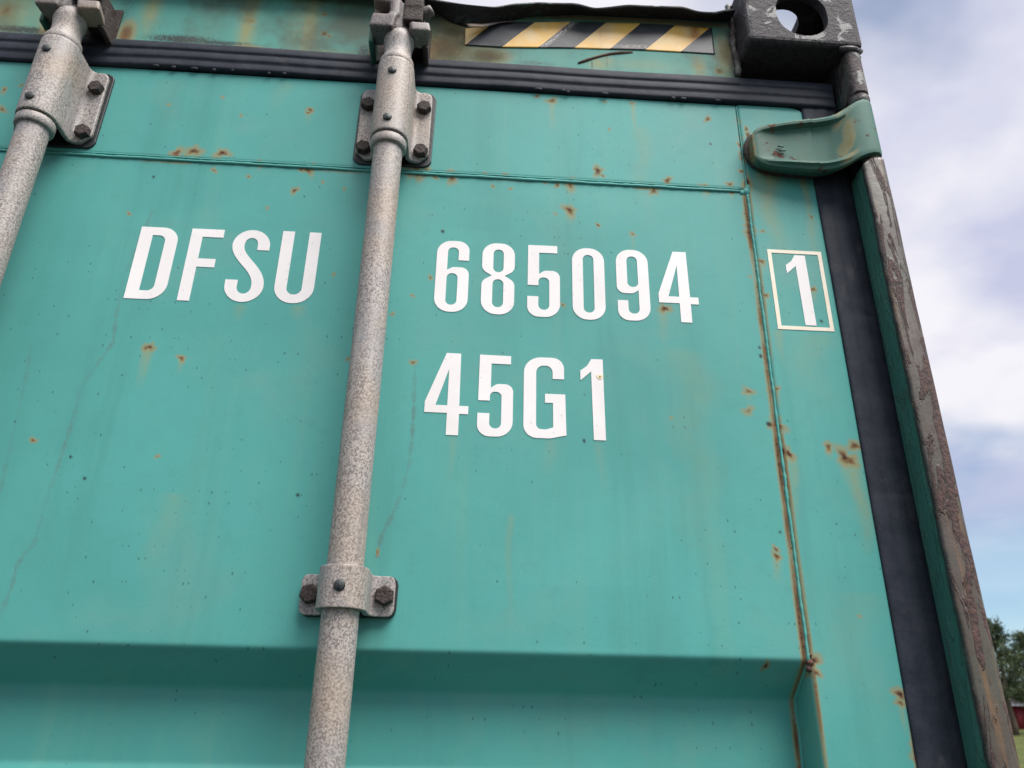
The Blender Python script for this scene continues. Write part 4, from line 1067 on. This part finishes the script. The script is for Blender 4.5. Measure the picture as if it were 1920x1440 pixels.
# --- hinge blade -----------------------------------------------------------------------
def make_hinge(dz=0.0):
    st = [(1.0530, 0.0460, 2.6060, 2.6270, .047), (1.0530, 0.0340, 2.6050, 2.6280, .047), (1.0534, 0.0300, 2.6030, 2.6300, .047), (1.0545, 0.0276, 2.5985, 2.6350, .047), (1.0575, 0.0262, 2.5925, 2.6410, .047), (1.0625, 0.0254, 2.5872, 2.6460, .047), (1.0690, 0.0248, 2.5838, 2.6495, .047), (1.0800, 0.0240, 2.5810, 2.6525, .047), (1.0950, 0.0225, 2.5785, 2.6555, .047), (1.1100, 0.0210, 2.5768, 2.6582, .047),
          (1.1250, 0.0195, 2.5752, 2.6602, .047), (1.1330, 0.0180, 2.5748, 2.6610, .046), (1.1340, 0.0192, 2.5748, 2.6611, .046), (1.1450, 0.0170, 2.5745, 2.6618, .044), (1.1560, 0.0135, 2.5752, 2.6622, .040), (1.1660, 0.0090, 2.5775, 2.6640, .034), (1.1750, 0.0050, 2.5815, 2.6685, .030), (1.1830, 0.0020, 2.5860, 2.6735, .028),
          (1.1920, 0.0002, 2.5895, 2.6790, .026), (1.2010, -0.0003, 2.5920, 2.6830, .026), (1.2090, 0.0020, 2.5935, 2.6840, .030), (1.2150, 0.0075, 2.5945, 2.6845, .034), (1.2180, 0.0150, 2.5950, 2.6845, .036), (1.2186, 0.0240, 2.5950, 2.6845, .036)]
    bm_ = bmesh.new()
    rings_ = []
    for x, y, lo, hi, yb in st:
        blade = min(1, max(0, (1.185 - x) / 0.03)) * min(1, max(0, (x - 1.058) / 0.02))
        h_ = hi - lo
        rg = min(1, max(0, (1.178 - x) / 0.022)) * min(1, max(0, (x - 1.060) / 0.030))
        rows_ = [(0.11, None), (0.0, 0.006), (0.002, 0.0028), (0.014, 0.0006), (0.055, -0.0010 * rg), (0.085, -0.0044 * rg), (0.125, -0.0040 * rg), (0.165, 0.0030 * rg), (0.195, 0.0044 * rg), (0.35, 0.0048 * rg), (0.5, 0.0048 * rg), (0.65, 0.0048 * rg), (0.805, 0.0044 * rg), (0.835, 0.0030 * rg), (0.875, -0.0040 * rg), (0.915, -0.0044 * rg), (0.945, -0.0010 * rg), (0.986, 0.0006), (0.998, 0.0028), (1.0, 0.006), (1.0, None)]
        ring = []
        for v_, dy in rows_:
            yy = yb if dy is None else min(y + dy, yb)
            ring.append(bm_.verts.new((x, yy, lo + h_ * v_ + dz)))
        rings_.append(ring)
    for a, b in zip(rings_[:-1], rings_[1:]):
        for i in range(len(a)):
            bm_.faces.new((a[i], b[i], b[(i + 1) % len(a)], a[(i + 1) % len(a)]))
    bm_.faces.new(rings_[0][::-1]); bm_.faces.new(rings_[-1])
    o_ = bm_obj('hinge', bm_, M_hinge, cont)
    s_ = o_.modifiers.new('bev', 'BEVEL'); s_.width = 0.0010; s_.segments = 3; s_.limit_method = 'ANGLE'; s_.angle_limit = R(24); s_.harden_normals = True
    return o_
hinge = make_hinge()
hinge['label'] = 'embossed teal hinge blade with chipped paint'
co = np.array([v_.co for v_ in hinge.data.vertices])
add_attr(hinge.data, 'rust', rng.uniform(0.1, 1.3, len(co)) * np.clip(0.42 * np.exp(-((co[:, 0] - 1.172) / 0.010) ** 2) + 0.85 * np.exp(-((co[:, 0] - 1.053) / 0.003) ** 2) + 0.12 * np.exp(-((co[:, 0] - 1.134) / 0.002) ** 2), 0, 1))
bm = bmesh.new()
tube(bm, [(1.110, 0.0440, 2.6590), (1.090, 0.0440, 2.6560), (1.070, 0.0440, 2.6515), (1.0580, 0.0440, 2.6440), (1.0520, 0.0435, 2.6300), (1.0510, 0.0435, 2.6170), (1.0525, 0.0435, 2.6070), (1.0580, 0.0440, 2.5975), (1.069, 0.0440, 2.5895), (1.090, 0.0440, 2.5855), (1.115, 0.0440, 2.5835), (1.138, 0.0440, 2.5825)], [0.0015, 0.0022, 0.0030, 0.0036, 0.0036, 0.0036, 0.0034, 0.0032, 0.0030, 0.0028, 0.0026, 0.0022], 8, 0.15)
bm_obj('hinge_gap_shade', bm, M_iron, hinge)  # dark tube added for the rusted gap and shade round the hinge end
bm = bmesh.new(); box(bm, 1.086, 1.094, 0.0240, 0.0256, 2.6145, 2.6160, Matrix.Rotation(R(8), 4, 'Y')); box(bm, 1.087, 1.096, 0.0238, 0.0256, 2.6075, 2.6092, Matrix.Rotation(R(-6), 4, 'Y'))
bm_obj('foundry_mark', bm, M_hinge, hinge)
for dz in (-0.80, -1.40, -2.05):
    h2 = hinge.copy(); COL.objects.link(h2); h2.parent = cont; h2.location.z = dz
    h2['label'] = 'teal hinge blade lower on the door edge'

# --- rest of the box: other leaf, sill, side walls, roof, floor -------------------------
zs = np.concatenate([np.arange(2.705, 2.0, -0.05), np.arange(1.99, 0.215, -0.010)])
X, Z = np.meshgrid(np.array([-1.141, -0.6, -0.014]), zs, indexing='ij')
Y = np.where(Z > 1.9765, YS, sheet_y(Z))
link('door_leaf', mesh_np('door_leaf', np.stack([X, Y, Z], -1).reshape(-1, 3), grid_faces(3, len(zs), flip=True)), M_wall, cont)['label'] = 'plain teal left door leaf'
bm = bmesh.new(); box(bm, -0.0125, 0.0125, 0.0430, 0.070, 0.205, 2.7040)
bm_obj('rubber_seal', bm, M_rubber, cont, bevel=0.003)
bm = bmesh.new(); box(bm, -1.057, 1.057, 0.030, 0.140, 0.05, 0.205)
bm_obj('door_sill', bm, M_wall, cont, bevel=0.006)
bm = bmesh.new(); box(bm, -1.219, -1.160, 0.010, 0.150, 0.16, 2.778)
bm_obj('corner_post', bm, M_wall, cont, bevel=0.006)
bm = bmesh.new(); box(bm, -1.19, 0.003, 0.041, 0.056, 2.7055, 2.7485)
bm_obj('rubber_seal', bm, M_rubber, cont, bevel=0.003)
def corrug(name, xw, sgn):
    yy = []
    y_ = 0.16
    while y_ < 12.0:
        for d, o_ in ((0, 0), (0.07, 0), (0.14, 0.036), (0.21, 0.036)):
            yy.append((y_ + d, o_))
        y_ += 0.278
    A = np.array(yy)
    zz_ = np.array([0.16, 1.0, 2.0, 2.835])
    X = np.repeat((xw - sgn * A[:, 1])[:, None], 4, 1); Y = np.repeat(A[:, :1], 4, 1); Z = np.repeat(zz_[None, :], len(A), 0)
    return link(name, mesh_np(name, np.stack([X, Y, Z], -1).reshape(-1, 3), grid_faces(len(A), 4)), M_wall, cont, smooth=False)
corrug('side_wall', 1.2150, 1); corrug('side_wall', -1.2150, -1)
bm = bmesh.new(); box(bm, 1.160, 1.2175, 0.178, 12.19, 2.836, 2.8935)
bm_obj('top_rail', bm, M_wall, cont, bevel=0.004)
bm = bmesh.new(); box(bm, -1.2175, -1.160, 0.178, 12.19, 2.836, 2.8935)
bm_obj('top_rail', bm, M_wall, cont, bevel=0.004)
bm = bmesh.new(); box(bm, -1.159, 1.159, 0.092, 12.18, 2.880, 2.8855)
bm_obj('roof', bm, M_wall, cont)
bm = bmesh.new(); box(bm, -1.2, 1.2, 0.142, 12.18, 0.06, 0.158)
bm_obj('floor', bm, M_wall, cont)
bm = bmesh.new(); box(bm, -1.218, 1.218, 12.185, 12.22, 0.16, 2.89)
bm_obj('rear_wall', bm, M_wall, cont)
for sx in (1, -1):
    bm = bmesh.new(); box(bm, min(sx * 1.057, sx * 1.219), max(sx * 1.057, sx * 1.219), 0.0, 0.178, 0.0, 0.118)
    bm_obj('corner_casting', bm, M_cast, cont, bevel=0.006)

# ------------------------------------------------------------------ background: trees, shed
k = Mat("pine_needles"); nn = k.noise(1.2, 4, 0.6)
M_needle = k.done(k.mix(k.rng(nn, 0.35, 0.68), (0.030, 0.050, 0.024), (0.075, 0.095, 0.040)), 0.75, spec=0.25)
M_bark = simple("pine_bark", (0.06, 0.045, 0.035), (0.13, 0.095, 0.07), 12, 0.9, 0.6, 0.03)
def pine(x, y, h, w, label, seed, base=0.28):
    r = np.random.default_rng(seed)
    z0 = float(ground_h(np.array(x), np.array(y))) - 0.1
    root = bpy.data.objects.new('pine_tree', None); COL.objects.link(root); root.location = (x, y, z0)
    tag(root, label, 'tree', 'pines at the edge of the field')
    bm_ = bmesh.new()
    tube(bm_, [(0.12 * math.sin(i * 1.3 + seed), 0.1 * math.cos(i), h * i / 8 * 0.97) for i in range(9)], [0.20 * (1 - i / 8.6) + 0.015 for i in range(9)], 8)
    V, F = [], []
    def leaf(c, dirv, L, wd):
        d = dirv / np.linalg.norm(dirv)
        q = r.normal(size=3); s = np.cross(d, q); s /= np.linalg.norm(s)
        i = len(V)
        V.extend([c, c + d * L * 0.5 + s * wd, c + d * L, c + d * L * 0.5 - s * wd]); F.append((i, i + 1, i + 2, i + 3))
    nb = 70
    for b in range(nb):
        t = base + (1 - base) * (b + r.uniform(0, 1)) / nb
        L = w * (1 - (t - base) / (1 - base)) ** 0.75 * r.uniform(0.55, 1.15) + 0.25
        if r.uniform() < 0.12: continue
        az = r.uniform(0, 6.283)
        rise = r.uniform(-0.05, 0.35)
        d = np.array([math.cos(az), math.sin(az), rise])
        p0 = np.array([0, 0, t * h])
        e = p0 + d * L
        tube(bm_, [tuple(p0), tuple(p0 + d * L * 0.55 + np.array([0, 0, -0.04 * L])), tuple(e)], [0.035, 0.022, 0.008], 5)
        for c_ in range(int(5 + L * 5)):
            s = r.uniform(0.25, 1.05)
            cc = p0 + d * L * s + r.normal(size=3) * np.array([0.16, 0.16, 0.10]) * (0.6 + 0.5 * L * 0.4)
            for q in range(13):
                leaf(cc + r.normal(size=3) * 0.10, r.normal(size=3) + np.array([0, 0, 0.35]) + d * 0.5, r.uniform(0.16, 0.34), r.uniform(0.018, 0.04))
    bm_obj('trunk', bm_, M_bark, root)
    link('crown', mesh_np('crown', np.array(V), np.array(F)), M_needle, root, smooth=False)
    return root
pine(35.3, 50.0, 6.9, 2.2, 'pine whose crown shows directly right of the rusty corner post', 1)
pine(38.4, 51.5, 6.2, 2.3, 'bushy pine at the right border of the picture', 2)
pine(30.0, 53.0, 8.6, 2.6, 'tallest pine, leftmost of the row, standing behind the corner post', 4)
pine(43.5, 54.0, 8.2, 2.5, 'farthest pine to the right of the field edge', 5)

# low red shed beyond the trees
shed = bpy.data.objects.new('shed', None); COL.objects.link(shed)
sx_, sy_ = 47.2, 62.5
sz_ = float(ground_h(np.array(sx_), np.array(sy_)))
shed.location = (sx_, sy_, sz_ - 0.05)
shed.rotation_euler.z = R(-34)
tag(shed, 'long low crimson shed with a dark roof beyond the field', 'shed')
M_red = simple("crimson_boards", (0.22, 0.016, 0.035), (0.30, 0.028, 0.05), 4, 0.6, 0.3, 0.02)
M_roof = simple("dark_roof", (0.045, 0.045, 0.055), (0.08, 0.078, 0.088), 2, 0.7, 0.3, 0.02)
bm = bmesh.new()
for i in range(48):
    x_ = -12 + i * 0.5
    box(bm, x_ + 0.01, x_ + 0.49, -3.0 - 0.02 * (i % 2), 3.0, 0.0, 1.75)
bm_obj('wall', bm, M_red, shed)
bm = bmesh.new()
v_ = [bm.verts.new(p) for p in ((-12.4, -3.6, 1.65), (12.4, -3.6, 1.65), (12.4, 3.6, 1.65), (-12.4, 3.6, 1.65), (-12.4, 0, 3.6), (12.4, 0, 3.6))]
for f in ((0, 1, 5, 4), (2, 3, 4, 5), (0, 4, 3), (1, 2, 5), (0, 3, 2, 1)):
    bm.faces.new([v_[i] for i in f])
bm_obj('roof', bm, M_roof, shed, smooth=False)
bm = bmesh.new(); box(bm, -1.2, 1.2, -3.06, -2.9, 0.0, 1.62); bm_obj('door', bm, M_roof, shed)
